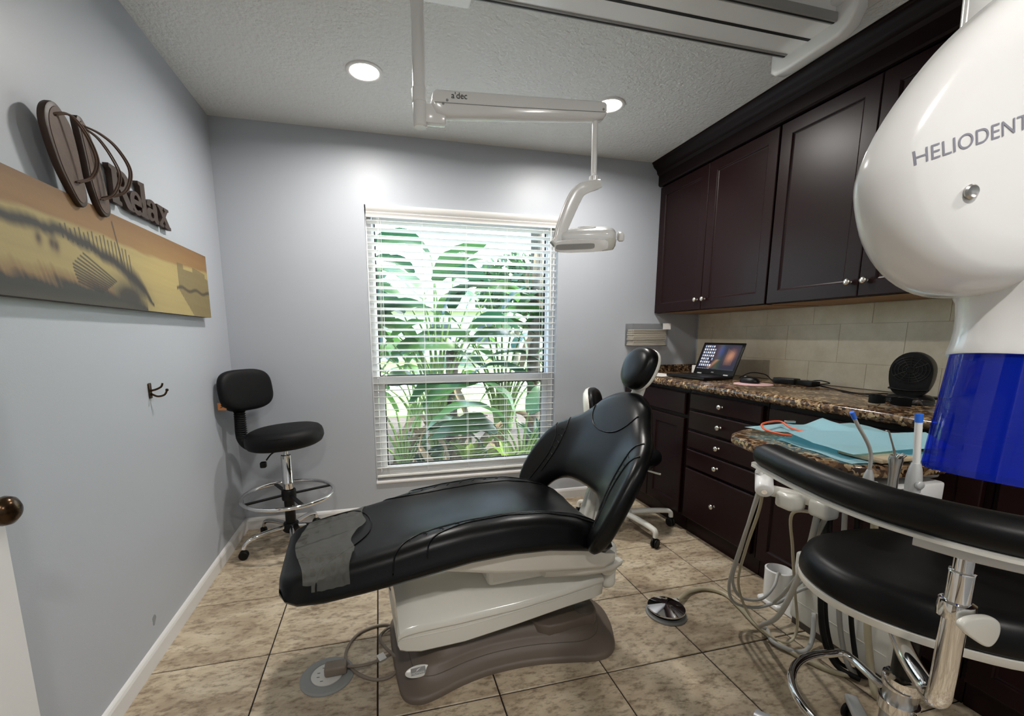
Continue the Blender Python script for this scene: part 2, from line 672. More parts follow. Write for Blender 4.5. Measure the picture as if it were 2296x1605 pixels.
def text_mesh(body, size, depth=0.0005, shear=0.0, space=1.0):
    cu = bpy.data.curves.new('lettering', 'FONT')
    cu.body = body
    cu.size = size
    cu.extrude = depth
    cu.shear = shear
    cu.space_character = space
    cu.align_x = 'LEFT'
    t = bpy.data.objects.new('lettering', cu)
    COL.objects.link(t)
    dg = bpy.context.evaluated_depsgraph_get()
    me = bpy.data.meshes.new_from_object(t.evaluated_get(dg))
    bpy.data.objects.remove(t)
    bpy.data.curves.remove(cu)
    me.materials.clear()
    return me

def shape_mesh(loops, depth, bevel=0.0):
    """filled flat outline with holes (2D poly loops), extruded both ways by depth"""
    cu = bpy.data.curves.new('outline', 'CURVE')
    cu.dimensions = '2D'
    cu.fill_mode = 'BOTH'
    cu.extrude = depth
    cu.bevel_depth = bevel
    cu.bevel_resolution = 1
    for lp in loops:
        s = cu.splines.new('POLY')
        s.points.add(len(lp) - 1)
        for p, q in zip(s.points, lp):
            p.co = (q[0], q[1], 0, 1)
        s.use_cyclic_u = True
    t = bpy.data.objects.new('outline', cu)
    COL.objects.link(t)
    dg = bpy.context.evaluated_depsgraph_get()
    me = bpy.data.meshes.new_from_object(t.evaluated_get(dg))
    bpy.data.objects.remove(t)
    bpy.data.curves.remove(cu)
    return me

def place(o, loc, xa, ya):
    """orient an object: local x along xa, local y along ya"""
    xa, ya = Vector(xa).normalized(), Vector(ya).normalized()
    za = xa.cross(ya).normalized()
    ya = za.cross(xa)
    o.matrix_local = Matrix(((xa.x, ya.x, za.x, loc[0]), (xa.y, ya.y, za.y, loc[1]), (xa.z, ya.z, za.z, loc[2]), (0, 0, 0, 1)))
    return o

def struct(name, bm, m, parent=None, smooth=None, label=None):
    o = obj(name, bm, m, parent, smooth=smooth)
    if parent is None:
        o['kind'] = 'structure'
        if label:
            o['label'] = label
    return o

def print_grid(name, w, h, nx, ny, fn, m, parent=None):
    """flat printed sheet in local xy (0..w, 0..h); fn(s,t arrays)->rgb array, carried as a colour attribute"""
    s, t = np.meshgrid(np.linspace(0, 1, nx), np.linspace(0, 1, ny))
    rgb = fn(s, t).reshape(-1, 3)
    v = np.stack([s.ravel() * w, t.ravel() * h, np.zeros(nx * ny)], 1)
    i = np.arange(nx * ny).reshape(ny, nx)
    q = np.stack([i[:-1, :-1], i[:-1, 1:], i[1:, 1:], i[1:, :-1]], -1).reshape(-1, 4)
    me = bpy.data.meshes.new(name)
    me.from_pydata(v.tolist(), [], q.tolist())
    a = me.color_attributes.new('print', 'FLOAT_COLOR', 'POINT')
    c = np.ones((nx * ny, 4), np.float32)
    c[:, :3] = rgb
    a.data.foreach_set('color', c.ravel())
    return obj(name, me, m, parent)

# ================================================================== SETTING
T = 0.4105
XL, XR, YB, YF, ZC = -0.82, 2.468, 1.665, -2.45, 2.443
WX0, WX1, WZ0, WZ1 = 0.0, 1.293, 0.232, 2.03

# floor: dark joint bed with single tiles on it
fl = struct('floor', bx(XL - 0.1, XR + 0.1, YF - 0.1, YB + 0.1, -0.12, -0.004), 'grout', label='floor of square travertine tiles with dark joints')
tcache = {}
for i in range(-3, 7):
    for j in range(-7, 5):
        x0, x1 = max(i * T + 0.0025, XL), min((i + 1) * T - 0.0025, XR)
        y0, y1 = max(j * T + 0.0025, YF), min((j + 1) * T - 0.0025, YB)
        if x1 - x0 < 0.01 or y1 - y0 < 0.01:
            continue
        key = (round(x1 - x0, 3), round(y1 - y0, 3))
        if key not in tcache:
            w, d = key[0] / 2, key[1] / 2
            b = bmesh.new()
            e = 0.0018
            lo = [b.verts.new(p) for p in ((-w, -d, -0.005), (w, -d, -0.005), (w, d, -0.005), (-w, d, -0.005))]
            mi = [b.verts.new(p) for p in ((-w, -d, -e), (w, -d, -e), (w, d, -e), (-w, d, -e))]
            hi = [b.verts.new(p) for p in ((-w + e, -d + e, 0), (w - e, -d + e, 0), (w - e, d - e, 0), (-w + e, d - e, 0))]
            for p, q in ((lo, mi), (mi, hi)):
                for k in range(4):
                    b.faces.new((p[k], p[(k + 1) % 4], q[(k + 1) % 4], q[k]))
            b.faces.new(hi)
            me = bpy.data.meshes.new('tile')
            b.to_mesh(me)
            b.free()
            me.materials.append(MATS['travertine'])
            tcache[key] = me
        o = bpy.data.objects.new('tile', tcache[key])
        o.location = ((x0 + x1) / 2, (y0 + y1) / 2, 0)
        link(o, fl)

struct('ceiling', bx(XL - 0.14, XR + 0.14, YF - 0.14, YB + 0.14, ZC, ZC + 0.12), 'ceiling_paint')
b = bx(XL - 0.14, WX0, YB, YB + 0.16, -0.12, ZC)
bx(WX1, XR + 0.14, YB, YB + 0.16, -0.12, ZC, bm=b)
bx(WX0, WX1, YB, YB + 0.16, -0.12, WZ0, bm=b)
bx(WX0, WX1, YB, YB + 0.16, WZ1, ZC, bm=b)
struct('wall_back', b, 'wall_paint')
DY0, DY1 = -1.86, -1.02
b = bx(XL - 0.12, XL, DY1, YB, -0.12, ZC)
bx(XL - 0.12, XL, YF - 0.14, DY0, -0.12, ZC, bm=b)
bx(XL - 0.12, XL, DY0, DY1, 2.05, ZC, bm=b)
wl = struct('wall_left', b, 'wall_paint')
sm = obj('scuff_mark', prism([(0.012 * math.cos(a) * (1 + 0.3 * math.sin(3 * a)), 0.02 * math.sin(a)) for a in [k * PI / 8 for k in range(16)]], 0, 0.0006), 'stain', wl)
place(sm, (XL + 0.0001, 0.499, 0.159), (0, 1, -0.35), (0, 0.35, 1))
struct('wall_right', bx(XR, XR + 0.14, YF - 0.14, YB, -0.12, ZC), 'wall_paint')
struct('wall_front', bx(XL, XR, YF - 0.14, YF, -0.12, ZC), 'wall_paint')
# short hall behind the doorway
b = bx(XL - 1.25, XL - 1.15, DY0 - 0.5, DY1 + 0.5, -0.12, ZC)
bx(XL - 1.15, XL - 0.12, DY0 - 0.5, DY0 - 0.4, -0.12, ZC, bm=b)
bx(XL - 1.15, XL - 0.12, DY1 + 0.4, DY1 + 0.5, -0.12, ZC, bm=b)
struct('wall_hall', b, 'wall_paint')
struct('floor_hall', bx(XL - 1.15, XL - 0.1, DY0 - 0.4, DY1 + 0.4, -0.12, -0.003), 'travertine')
struct('ceiling_hall', bx(XL - 1.15, XL - 0.14, DY0 - 0.4, DY1 + 0.4, ZC, ZC + 0.1), 'ceiling_paint')
b = bx(XL, XL + 0.016, DY1, DY1 + 0.06, 0, 2.11, 0.003)
bx(XL, XL + 0.016, DY0 - 0.06, DY0, 0, 2.11, 0.003, bm=b)
bx(XL, XL + 0.016, DY0 - 0.06, DY1 + 0.06, 2.05, 2.11, 0.003, bm=b)
struct('trim_1', b, 'white_trim')

def baseboard(name, pts):
    """moulded skirting along a straight run: pts = (start, end, inward normal)"""
    (a, c, nrm) = pts
    prof = [(0, 0), (0.013, 0), (0.013, 0.056), (0.010, 0.066), (0.006, 0.072), (0, 0.075)]
    a, c, nrm = Vector(a), Vector(c), Vector(nrm)
    secs = [[p + nrm * d + Vector((0, 0, z)) for d, z in prof] for p in (a, c)]
    struct(name, loft(secs), 'white_trim')

baseboard('baseboard_left', ((XL, DY1 + 0.06, 0), (XL, YB, 0), (1, 0, 0)))
baseboard('baseboard_back', ((XL, YB, 0), (1.905, YB, 0), (0, -1, 0)))
baseboard('baseboard_front', ((XL, YF, 0), (XR, YF, 0), (0, 1, 0)))

# door standing open against the left wall
b = bx(-0.758, -0.722, -1.0, -0.195, 0.012, 2.035, 0.002)
dr = struct('door_1', b, 'door_white')
for zz0, zz1 in ((0.22, 0.86), (1.05, 1.88)):
    for yy0, yy1 in ((-0.89, -0.645), (-0.545, -0.305)):
        obj('door_panel', bx(-0.724, -0.718, yy0, yy1, zz0, zz1, 0.0045, 2), 'door_white', dr)
kb = lathe([(0.0, 0.0), (0.031, 0.0), (0.032, 0.004), (0.026, 0.009), (0.012, 0.012), (0.011, 0.026), (0.016, 0.030), (0.026, 0.038),
            (0.0295, 0.050), (0.027, 0.061), (0.018, 0.069), (0.006, 0.0725), (0, 0.073)], 32,
           mat4=Matrix.Translation((-0.722, -0.262, 0.889)) @ Vector((1, 0, 0)).to_track_quat('Z', 'Y').to_matrix().to_4x4())
obj('door_knob', kb, 'bronze', dr, smooth=40)['label'] = 'dark bronze round knob'
for zz in (0.25, 1.02, 1.8):
    obj('hinge', cyl((-0.728, -1.008, zz - 0.045), (-0.728, -1.008, zz + 0.045), 0.007, n=10), 'bronze', dr)

# ------------------------------------------------------------------ window
w1 = struct('window_1', bx(WX0 + 0.001, WX1 - 0.001, YB - 0.012, YB + 0.14, WZ0, WZ0 + 0.014, 0.003), 'white_trim', label='white single-hung window with blind in the back wall')
GY = YB + 0.10
def rect_frame(x0, x1, z0, z1, y0, y1, t, tb=None, tt=None):
    tb = tb or t
    tt = tt or t
    b = bx(x0, x0 + t, y0, y1, z0, z1, 0.003)
    bx(x1 - t, x1, y0, y1, z0, z1, 0.003, bm=b)
    bx(x0 + t, x1 - t, y0, y1, z0, z0 + tb, 0.003, bm=b)
    bx(x0 + t, x1 - t, y0, y1, z1 - tt, z1, 0.003, bm=b)
    return b
obj('window_frame', rect_frame(WX0 + 0.001, WX1 - 0.001, WZ0 + 0.014, WZ1 - 0.002, GY - 0.04, GY + 0.05, 0.038), 'vinyl_white', w1)
us = obj('upper_sash', rect_frame(0.040, 1.254, 0.90, 1.985, GY + 0.0, GY + 0.03, 0.012, 0.052, 0.03), 'vinyl_white', w1)
ls = obj('lower_sash', rect_frame(0.040, 1.254, 0.272, 0.952, GY - 0.034, GY - 0.004, 0.040, 0.062, 0.050), 'vinyl_white', w1)
obj('glass', bx(0.050, 1.244, GY + 0.012, GY + 0.016, 0.945, 1.96), 'window_glass', us)
obj('gasket', rect_frame(0.051, 1.243, 0.951, 1.956, GY + 0.008, GY + 0.020, 0.010), 'gasket_black', us)
obj('glass', bx(0.078, 1.216, GY - 0.022, GY - 0.018, 0.33, 0.905), 'window_glass', ls)
obj('gasket', rect_frame(0.079, 1.215, 0.333, 0.903, GY - 0.026, GY - 0.014, 0.009), 'gasket_black', ls)

# blind: every slat on its own
bl = thing('window_blind', 'white horizontal slat blind hanging in the window, slats open', 'blind', (0, YB + 0.03, WZ1))
prof = [(-0.046, -0.062), (-0.043, -0.066), (-0.040, -0.066), (-0.040, -0.060), (-0.045, -0.052), (-0.047, -0.048), (-0.049, -0.044), (-0.047, -0.041),
        (-0.049, -0.037), (-0.054, -0.032), (-0.060, -0.020), (-0.062, -0.008), (-0.060, 0.0), (-0.040, 0.0), (-0.036, -0.004), (-0.036, -0.066), (-0.04, -0.072), (-0.046, -0.072)]
secs = [[(x, y + 0.016, z) for y, z in prof] for x in (WX0 + 0.008, WX1 - 0.002)]
obj('valance', loft(secs), 'white_trim', bl, smooth=35)
obj('head_rail', bx(0.012, 1.285, -0.016, 0.034, -0.050, -0.004, 0.002), 'slat_white', bl)
slat = None
NS, P0, PIT = 37, -0.092, 0.0446
tilt = math.radians(12)
secs = []
for x in (0.010, 1.283):
    s = []
    for k in range(7):
        a = -0.025 + 0.05 * k / 6
        s.append((x, a, 0.0018 - 3.0 * a * a))
    for k in range(7):
        a = 0.025 - 0.05 * k / 6
        s.append((x, a, -0.001 - 3.0 * a * a))
    secs.append(s)
for k in range(NS):
    if slat is None:
        slat = obj('slat', loft(secs), 'slat_white', bl, smooth=50)
        o = slat
    else:
        o = slat.copy()
        link(o, bl)
    o.location = (0, 0.006, P0 - k * PIT)
    o.rotation_euler = (-tilt + random.uniform(-0.02, 0.02), 0, 0)
ZB = P0 - NS * PIT - 0.004
obj('bottom_rail', bx(0.010, 1.283, -0.020, 0.030, ZB - 0.014, ZB, 0.003), 'slat_white', bl)
for x in (0.095, 0.355, 0.645, 0.925, 1.185):
    for y in (-0.018, 0.030):
        obj('ladder_cord', cyl((x, y, -0.05), (x, y, ZB), 0.0011, n=6), 'slat_white', bl)
obj('tilt_wand', cyl((1.235, -0.034, -0.07), (1.238, -0.034, -0.62), 0.0042, n=8), 'slat_white', bl, smooth=60)
for x in (0.075, 0.083):
    obj('lift_cord', cyl((x, -0.034, -0.06), (x, -0.034, -1.25), 0.0012, n=6), 'slat_white', bl)

# ------------------------------------------------------------------ recessed downlights
def downlight(x, y, label):
    t = thing('recessed_downlight', label, 'ceiling light', (x, y, ZC), group='recessed downlights in the ceiling')
    obj('trim_ring', lathe([(0.066, 0.0), (0.066, -0.004), (0.070, -0.006), (0.080, -0.006), (0.085, -0.003), (0.086, 0.0)], 40), 'white_trim', t, smooth=50)
    obj('diffuser', lathe([(0, -0.002), (0.066, -0.002), (0.066, -0.0005), (0, -0.0005)], 36), 'lamp_glow', t)
    ld = bpy.data.lights.new('downlight_lamp', 'AREA')
    ld.shape = 'DISK'
    ld.size = 0.13
    ld.energy = LAMP_W
    ld.color = (1.0, 0.96, 0.92)
    ld.spread = math.radians(168)
    lo = bpy.data.objects.new('lamp', ld)
    lo.location = (0, 0, -0.008)
    link(lo, t)

downlight(0.04, 1.034, 'lit recessed ceiling downlight left of the lamp pole')
downlight(1.30, 1.033, 'lit recessed ceiling downlight behind the arm of the dental lamp')
downlight(0.04, -1.75, 'recessed ceiling downlight near the door')
downlight(1.30, -1.75, 'recessed ceiling downlight in front of the wall cabinets')

# ------------------------------------------------------------------ wall cabinets
UX, UB, UT = 2.078, 1.388, 2.285
def door_mesh(w, h, frame=0.062, th=0.02):
    """shaker door in local coords: y 0..w, z 0..h, front at x=0 facing -x"""
    b = bmesh.new()
    def ring(x, d):
        return [b.verts.new(p) for p in ((x, d, d), (x, w - d, d), (x, w - d, h - d), (x, d, h - d))]
    r = [ring(th, 0), ring(0.0025, 0), ring(0, 0.003), ring(0, frame), ring(0.003, frame + 0.004), ring(0.0065, frame + 0.006),
         ring(0.0085, frame + 0.011)]
    for p, q in zip(r, r[1:]):
        for k in range(4):
            b.faces.new((p[k], p[(k + 1) % 4], q[(k + 1) % 4], q[k]))
    b.faces.new(r[-1])
    b.faces.new(r[0][::-1])
    return b

def slab_mesh(w, h, th=0.02):
    b = bmesh.new()
    def ring(x, d):
        return [b.verts.new(p) for p in ((x, d, d), (x, w - d, d), (x, w - d, h - d), (x, d, h - d))]
    r = [ring(th, 0), ring(0.005, 0), ring(0, 0.006)]
    for p, q in zip(r, r[1:]):
        for k in range(4):
            b.faces.new((p[k], p[(k + 1) % 4], q[(k + 1) % 4], q[k]))
    b.faces.new(r[-1])
    b.faces.new(r[0][::-1])
    return b

KN = bpy.data.meshes.new('knob')
b = lathe([(0, 0), (0.008, 0), (0.0075, 0.003), (0.0045, 0.006), (0.0045, 0.013), (0.009, 0.016), (0.0145, 0.020), (0.015, 0.024), (0.011, 0.029), (0.004, 0.031), (0, 0.0312)], 20,
          mat4=Vector((-1, 0, 0)).to_track_quat('Z', 'Y').to_matrix().to_4x4())
bmesh.ops.recalc_face_normals(b, faces=b.faces)
b.to_mesh(KN)
b.free()
KN.materials.append(MATS['nickel'])
shade(KN, 50)

def knob(parent, y, z):
    o = bpy.data.objects.new('knob', KN)
    o.location = (0, y, z)
    link(o, parent)

def wall_cabinet(y0, y1, label):
    t = thing('wall_cabinet', label, 'cabinet', (UX, y0, UB), group='dark wood wall cabinets')
    w = y1 - y0
    h = UT - UB
    obj('body', bx(0.021, XR - UX - 0.001, 0.001, w - 0.001, 0.0, h, 0.001, 1), 'cherry_dark', t)
    obj('underside', bx(0.030, XR - UX - 0.003, 0.012, w - 0.012, -0.002, 0.0), 'ply_tan', t)
    dw = w / 2 - 0.004
    for k in (0, 1):
        d = obj('door', door_mesh(dw, h - 0.012), 'cherry', t, loc=(0, 0.003 + k * (w / 2 - 0.001), 0.003))
        knob(d, dw - 0.032 if k == 0 else 0.032, 0.064)
    return t

wall_cabinet(0.682, YB - 0.002, 'dark cherry wall cabinet with two doors beside the window wall')
wall_cabinet(-0.255, 0.676, 'dark cherry wall cabinet left of the x-ray head, lamp glare on its door')
wall_cabinet(-1.19, -0.261, 'dark cherry wall cabinet hidden behind the white x-ray head')
# crown moulding, one length
cp = [(0.001, -0.16), (0.001, 0.0), (-0.080, 0.0), (-0.080, -0.010), (-0.074, -0.014), (-0.070, -0.026), (-0.060, -0.038), (-0.046, -0.048), (-0.042, -0.054),
      (-0.038, -0.062), (-0.036, -0.074), (-0.028, -0.082), (-0.021, -0.088), (-0.021, -0.150), (-0.012, -0.158)]
secs = [[(UX + x, y, ZC - 0.001 + z) for x, z in cp] for y in (-1.30, YB - 0.002)]
cm = obj('crown_moulding', loft(secs), 'cherry_dark', smooth=30)
tag(cm, 'dark stepped crown moulding above the wall cabinets', 'moulding')
cf = obj('cornice_board', bx(UX + 0.001, XR - 0.002, -1.30, YB - 0.002, UT + 0.002, ZC - 0.003), 'cherry_dark')
tag(cf, 'dark filler board between wall cabinets and ceiling', 'board')

# ------------------------------------------------------------------ base cabinets
BX, BT = 1.85, 0.905
def base_cabinet(y0, y1, label, drawers=None, doors=0, top=0.0):
    t = thing('base_cabinet', label, 'cabinet', (BX, y0, 0.0), group='dark wood base cabinets')
    w = y1 - y0
    b = bx(0.021, XR - BX - 0.001, 0.001, w - 0.001, 0.10, BT, 0.001, 1)
    obj('body', b, 'cherry_dark', t)
    obj('toe_kick', bx(0.055, XR - BX - 0.002, 0.001, w - 0.001, 0.0, 0.10), 'cherry', t)
    if drawers:
        for z0, z1 in drawers:
            d = obj('drawer', slab_mesh(w - 0.036, z1 - z0), 'cherry', t, loc=(0, 0.018, z0))
            knob(d, (w - 0.036) / 2, (z1 - z0) / 2)
    if top:
        obj('drawer', slab_mesh(w - 0.036, BT - 0.025 - top), 'cherry', t, loc=(0, 0.018, top))
    if doors:
        dw = (w - 0.036 - 0.004 * (doors - 1)) / doors
        for k in range(doors):
            d = obj('door', door_mesh(dw, (top - 0.022 if top else BT - 0.025) - 0.115, 0.058), 'cherry', t, loc=(0, 0.018 + k * (dw + 0.004), 0.115))
            if k or doors == 1:
                knob(d, 0.035, (top or BT) - 0.24)

base_cabinet(0.950, YB - 0.002, 'dark cherry base cabinet in the corner by the window wall', doors=2, top=0.745)
base_cabinet(0.398, 0.948, 'dark cherry base cabinet with a bank of five knobbed drawers',
             drawers=[(0.79, 0.885), (0.668, 0.778), (0.555, 0.656), (0.437, 0.543), (0.115, 0.424)])
base_cabinet(-0.42, 0.396, 'dark cherry base cabinet behind the granite instrument shelf', doors=2)
base_cabinet(-1.25, -0.422, 'dark cherry base cabinet behind the assistant stool', doors=2)
# worktop with a rounded front edge
cp = [(1.826, 0.912), (1.822, 0.918), (1.8215, 0.930), (1.823, 0.940), (1.830, 0.947), (1.840, 0.949), (XR - 0.001, 0.949), (XR - 0.001, 0.906), (1.834, 0.906)]
secs = [[(x, y, z) for x, z in cp] for y in (-1.26, YB - 0.001)]
wt = obj('worktop', loft(secs), 'granite', smooth=40)
tag(wt, 'long polished brown granite worktop on the base cabinets', 'worktop')
gs = obj('granite_upstand', bx(1.86, XR - 0.002, YB - 0.021, YB - 0.001, 0.950, 1.002, 0.002), 'granite')
tag(gs, 'low granite upstand at the worktop end on the window wall', 'upstand')
# backsplash tiles
bs = obj('backsplash', bx(XR - 0.004, XR - 0.0005, -1.25, YB - 0.022, 0.950, UB - 0.003), 'splash_grout')
tag(bs, 'beige stone-look tiled backsplash between worktop and wall cabinets', 'backsplash')
row = 0
z = 0.951
for z1 in (1.078, 1.284, UB - 0.004):
    y = YB - 0.023 + (0.0 if row % 2 == 0 else 0.155)
    while y > -1.25:
        ya, yb = max(y - 0.3085, -1.248), min(y, YB - 0.023)
        if yb - ya > 0.01:
            obj('tile', bx(XR - 0.0056, XR - 0.004, ya, yb, z, z1 - 0.0012, 0.0005, 1), 'splash_tile', bs)
        y -= 0.31
    z = z1
    row += 1

# ------------------------------------------------------------------ ceiling track
tr = thing('ceiling_track', 'white ceiling track with dark rails carrying the dental lamp', 'track', (0, 0.25, ZC))
obj('track_body', bx(-0.55, 1.735, -0.098, 0.098, -0.082, -0.001, 0.004), 'equip_white', tr)
obj('centre_slot', bx(-0.54, 1.74, -0.006, 0.006, -0.0835, -0.080), 'gasket_black', tr)
for s in (-1, 1):
    obj('rail', bx(-0.55, 1.725, s * 0.101 - 0.012, s * 0.101 + 0.012, -0.086, -0.055, 0.003), 'equip_grey', tr)
    obj('rail_slot', bx(-0.55, 1.722, s * 0.101 - 0.003, s * 0.101 + 0.003, -0.0875, -0.085), 'gasket_black', tr)
for x, sgn in ((1.735, 1), (-0.55, -1)):
    poly = [(-0.125, -0.02), (-0.17, -0.06), (-0.19, -0.115), (-0.165, -0.128)]
    b = prism([(-0.17, -0.002), (-0.175, -0.07), (-0.15, -0.115), (-0.11, -0.135), (0.11, -0.135), (0.155, -0.128), (0.178, -0.11), (0.178, -0.002)], 0.0, 0.06, 0.012, 3,
              mat4=Matrix.Translation((x - 0.006 * sgn, 0, 0)) @ Matrix(((0, 0, sgn, 0), (1, 0, 0, 0), (0, 1, 0, 0), (0, 0, 0, 1))))
    obj('end_cap', b, 'equip_white', tr, smooth=40)
obj('mount_plate', bx(1.70, 1.86, -0.22, 0.04, -0.030, -0.001, 0.008), 'equip_white', tr)
obj('carriage', bx(0.02, 0.40, -0.115, 0.115, -0.118, -0.0885, 0.008), 'equip_white', tr)

# ================================================================== DENTAL LAMP
LY = 0.25
dl = thing('dental_lamp', 'white dental operating lamp hanging on a jointed arm from the ceiling track', 'dental lamp', (0.211, LY, ZC - 0.119))
zt = ZC - 0.119
def L(x, y, z):
    return (x - 0.211, y - LY, z - zt)
obj('pole', cyl(L(0.211, LY, 2.005), (0, 0, 0.0), 0.0205, n=28), 'equip_white', dl, smooth=50)
obj('pole_sleeve', lathe([(0.0, 1.888 - zt), (0.019, 1.888 - zt), (0.0225, 1.892 - zt), (0.0225, 1.958 - zt), (0.0215, 1.960 - zt), (0.0235, 1.962 - zt), (0.0235, 2.000 - zt), (0.0215, 2.006 - zt), (0, 2.006 - zt)], 32), 'equip_white', dl, smooth=35)
obj('elbow', bx(0.016, 0.082, -0.016, 0.016, 1.900 - zt, 1.958 - zt, 0.006), 'equip_white', dl, smooth=40)
# arm: deep at the pole, slimmer at the far joint
def armsec(x, z0, z1, hw):
    r = min(0.016, (z1 - z0) * 0.35)
    pts = []
    for cx_, cz_, a0 in ((hw - r, z1 - r * 0.5, 0), (-hw + r, z1 - r * 0.5, 90), (-hw + r, z0 + r, 180), (hw - r, z0 + r, 270)):
        rr = r * 0.5 if a0 < 180 else r
        for k in range(4):
            a = math.radians(a0 + 30 * k)
            c0 = (hw - rr) if cx_ > 0 else -(hw - rr)
            pts.append((x, c0 + rr * math.cos(a), cz_ + rr * math.sin(a)))
    return pts
xs = [(0.247, 1.958, 1.966), (0.252, 1.945, 1.990), (0.262, 1.928, 1.999), (0.30, 1.922, 2.000), (0.55, 1.945, 2.014), (0.83, 1.972, 2.030), (0.852, 1.977, 2.030), (0.858, 1.986, 2.024)]
obj('arm', loft([armsec(x - 0.211, z0 - zt, z1 - zt, 0.024) for x, z0, z1 in xs]), 'equip_white', dl, smooth=50)
obj('arm_seam', tube([(0.045, -0.0246, 1.958 - zt), (0.3, -0.0246, 1.972 - zt), (0.64, -0.0246, 1.995 - zt)], 0.0011, n=6), 'equip_grey', dl)
obj('arm_cap', bx(0.49, 0.515, -0.012, 0.012, 2.018 - zt, 2.026 - zt, 0.003), 'equip_white', dl)
for x, z in ((0.072, 1.957), (0.085, 1.968), (0.634, 2.003)):
    obj('screw', cyl((x, -0.0235, z - zt), (x, -0.0252, z - zt), 0.0042, n=12), 'equip_grey', dl)
am = obj('lettering', text_mesh("a'dec", 0.026, 0.0003, 0.05), 'text_dark', dl)
place(am, (0.098, -0.0249, 1.975 - zt), (1, 0, 0.06), (-0.06, 0, 1))
obj('drop_tube', cyl(L(0.828, LY, 1.800), L(0.826, LY, 1.985), 0.0105, n=20), 'equip_white', dl, smooth=50)
obj('collar', lathe([(0.0125, -0.03), (0.0165, -0.027), (0.0165, 0.0), (0.0125, 0.004)], 24, mat4=Matrix.Translation(L(0.828, LY, 1.79))), 'equip_white', dl, smooth=40)
# yoke: dog-leg blade, white outside and grey inside
ypts = [(0.845, 1.762), (0.80, 1.748), (0.765, 1.732), (0.743, 1.70), (0.722, 1.655), (0.700, 1.600), (0.686, 1.565), (0.672, 1.548)]
path = [L(x, LY - 0.012, z) for x, z in ypts]
path[0] = L(0.848, LY, 1.764)
for nm, off, mt, hh in (('yoke', -0.012, 'equip_white', 0.019), ('yoke_inlay', 0.006, 'equip_grey', 0.0175)):
    pp = [(p[0], p[1] + off, p[2]) for p in path]
    obj(nm, tube(pp, lambda t: (hh * (0.75 + 0.55 * math.sin(PI * min(1, t * 1.1))), 0.0085), up=(0, 1, 0), shape=sup(16, 1, 1, 3.2)), mt, dl, smooth=50)
# lamp head
def hsec(sc, z, x0=0.79, y0=LY):
    return [(x0 - 0.211 + x * sc + 0.0 * y, y0 - LY + y * sc, z - zt) for x, y in sup(36, 0.105, 0.092, 4.2)]
rot = Matrix.Rotation(math.radians(-24), 4, 'Z') @ Matrix.Rotation(math.radians(17), 4, 'X')
hc = Vector(L(0.805, LY, 1.575))
def head(prof, m, nm, par):
    b = loft([[(x * s, y * s, z) for x, y in sup(40, 0.105, 0.090, 4.0)] for s, z in prof])
    bmesh.ops.transform(b, matrix=Matrix.Translation(hc) @ rot, verts=b.verts)
    return obj(nm, b, m, par, smooth=50)
hd = head([(0.84, -0.036), (0.93, -0.034), (0.985, -0.022), (1.0, -0.005), (0.985, 0.006)], 'cream', 'lamp_head', dl)
head([(0.985, 0.006), (0.99, 0.010), (0.97, 0.022), (0.92, 0.030), (0.84, 0.034), (0.6, 0.037), (0.3, 0.038)], 'equip_white', 'top_shell', hd)
b = lathe([(0.032, 0.0), (0.034, 0.004), (0.030, 0.0055), (0.026, 0.002), (0, 0.001)], 28)
bmesh.ops.transform(b, matrix=Matrix.Translation(hc) @ rot @ Matrix.Translation((0.0, 0, 0.036)), verts=b.verts)
obj('dimple_ring', b, 'equip_white', hd, smooth=50)
b = loft([[(x * s, -0.108 + d, z) for x, z in sup(28, 0.092, 0.021, 4)] for s, d in ((0.9, -0.004), (1.0, 0.0), (1.0, 0.022))])
bmesh.ops.transform(b, matrix=Matrix.Translation(hc) @ rot @ Matrix.Translation((-0.02, 0, -0.012)), verts=b.verts)
bp_ = obj('front_bumper', b, 'equip_white', hd, smooth=40)
b = loft([[(x * s - 0.02, -0.1138 + d, z) for x, z in sup(24, 0.066, 0.0085, 6)] for s, d in ((0.97, -0.0012), (1.0, 0.0), (1.0, 0.006))])
bmesh.ops.transform(b, matrix=Matrix.Translation(hc) @ rot @ Matrix.Translation((-0.02, 0, -0.012)), verts=b.verts)
obj('sensor_strip', b, 'equip_grey', bp_, smooth=40)
b = box((0.121, 0.0, 0.004), (0.022, 0.07, 0.030), 0.007, 3)
bmesh.ops.transform(b, matrix=Matrix.Translation(hc) @ rot, verts=b.verts)
obj('handle', b, 'equip_white', hd, smooth=40)
b = lathe([(0, -0.0375), (0.07, -0.0375), (0.07, -0.0345), (0, -0.0345)], 32)
bmesh.ops.transform(b, matrix=Matrix.Translation(hc) @ rot, verts=b.verts)
obj('lens', b, 'clear_lens', hd)

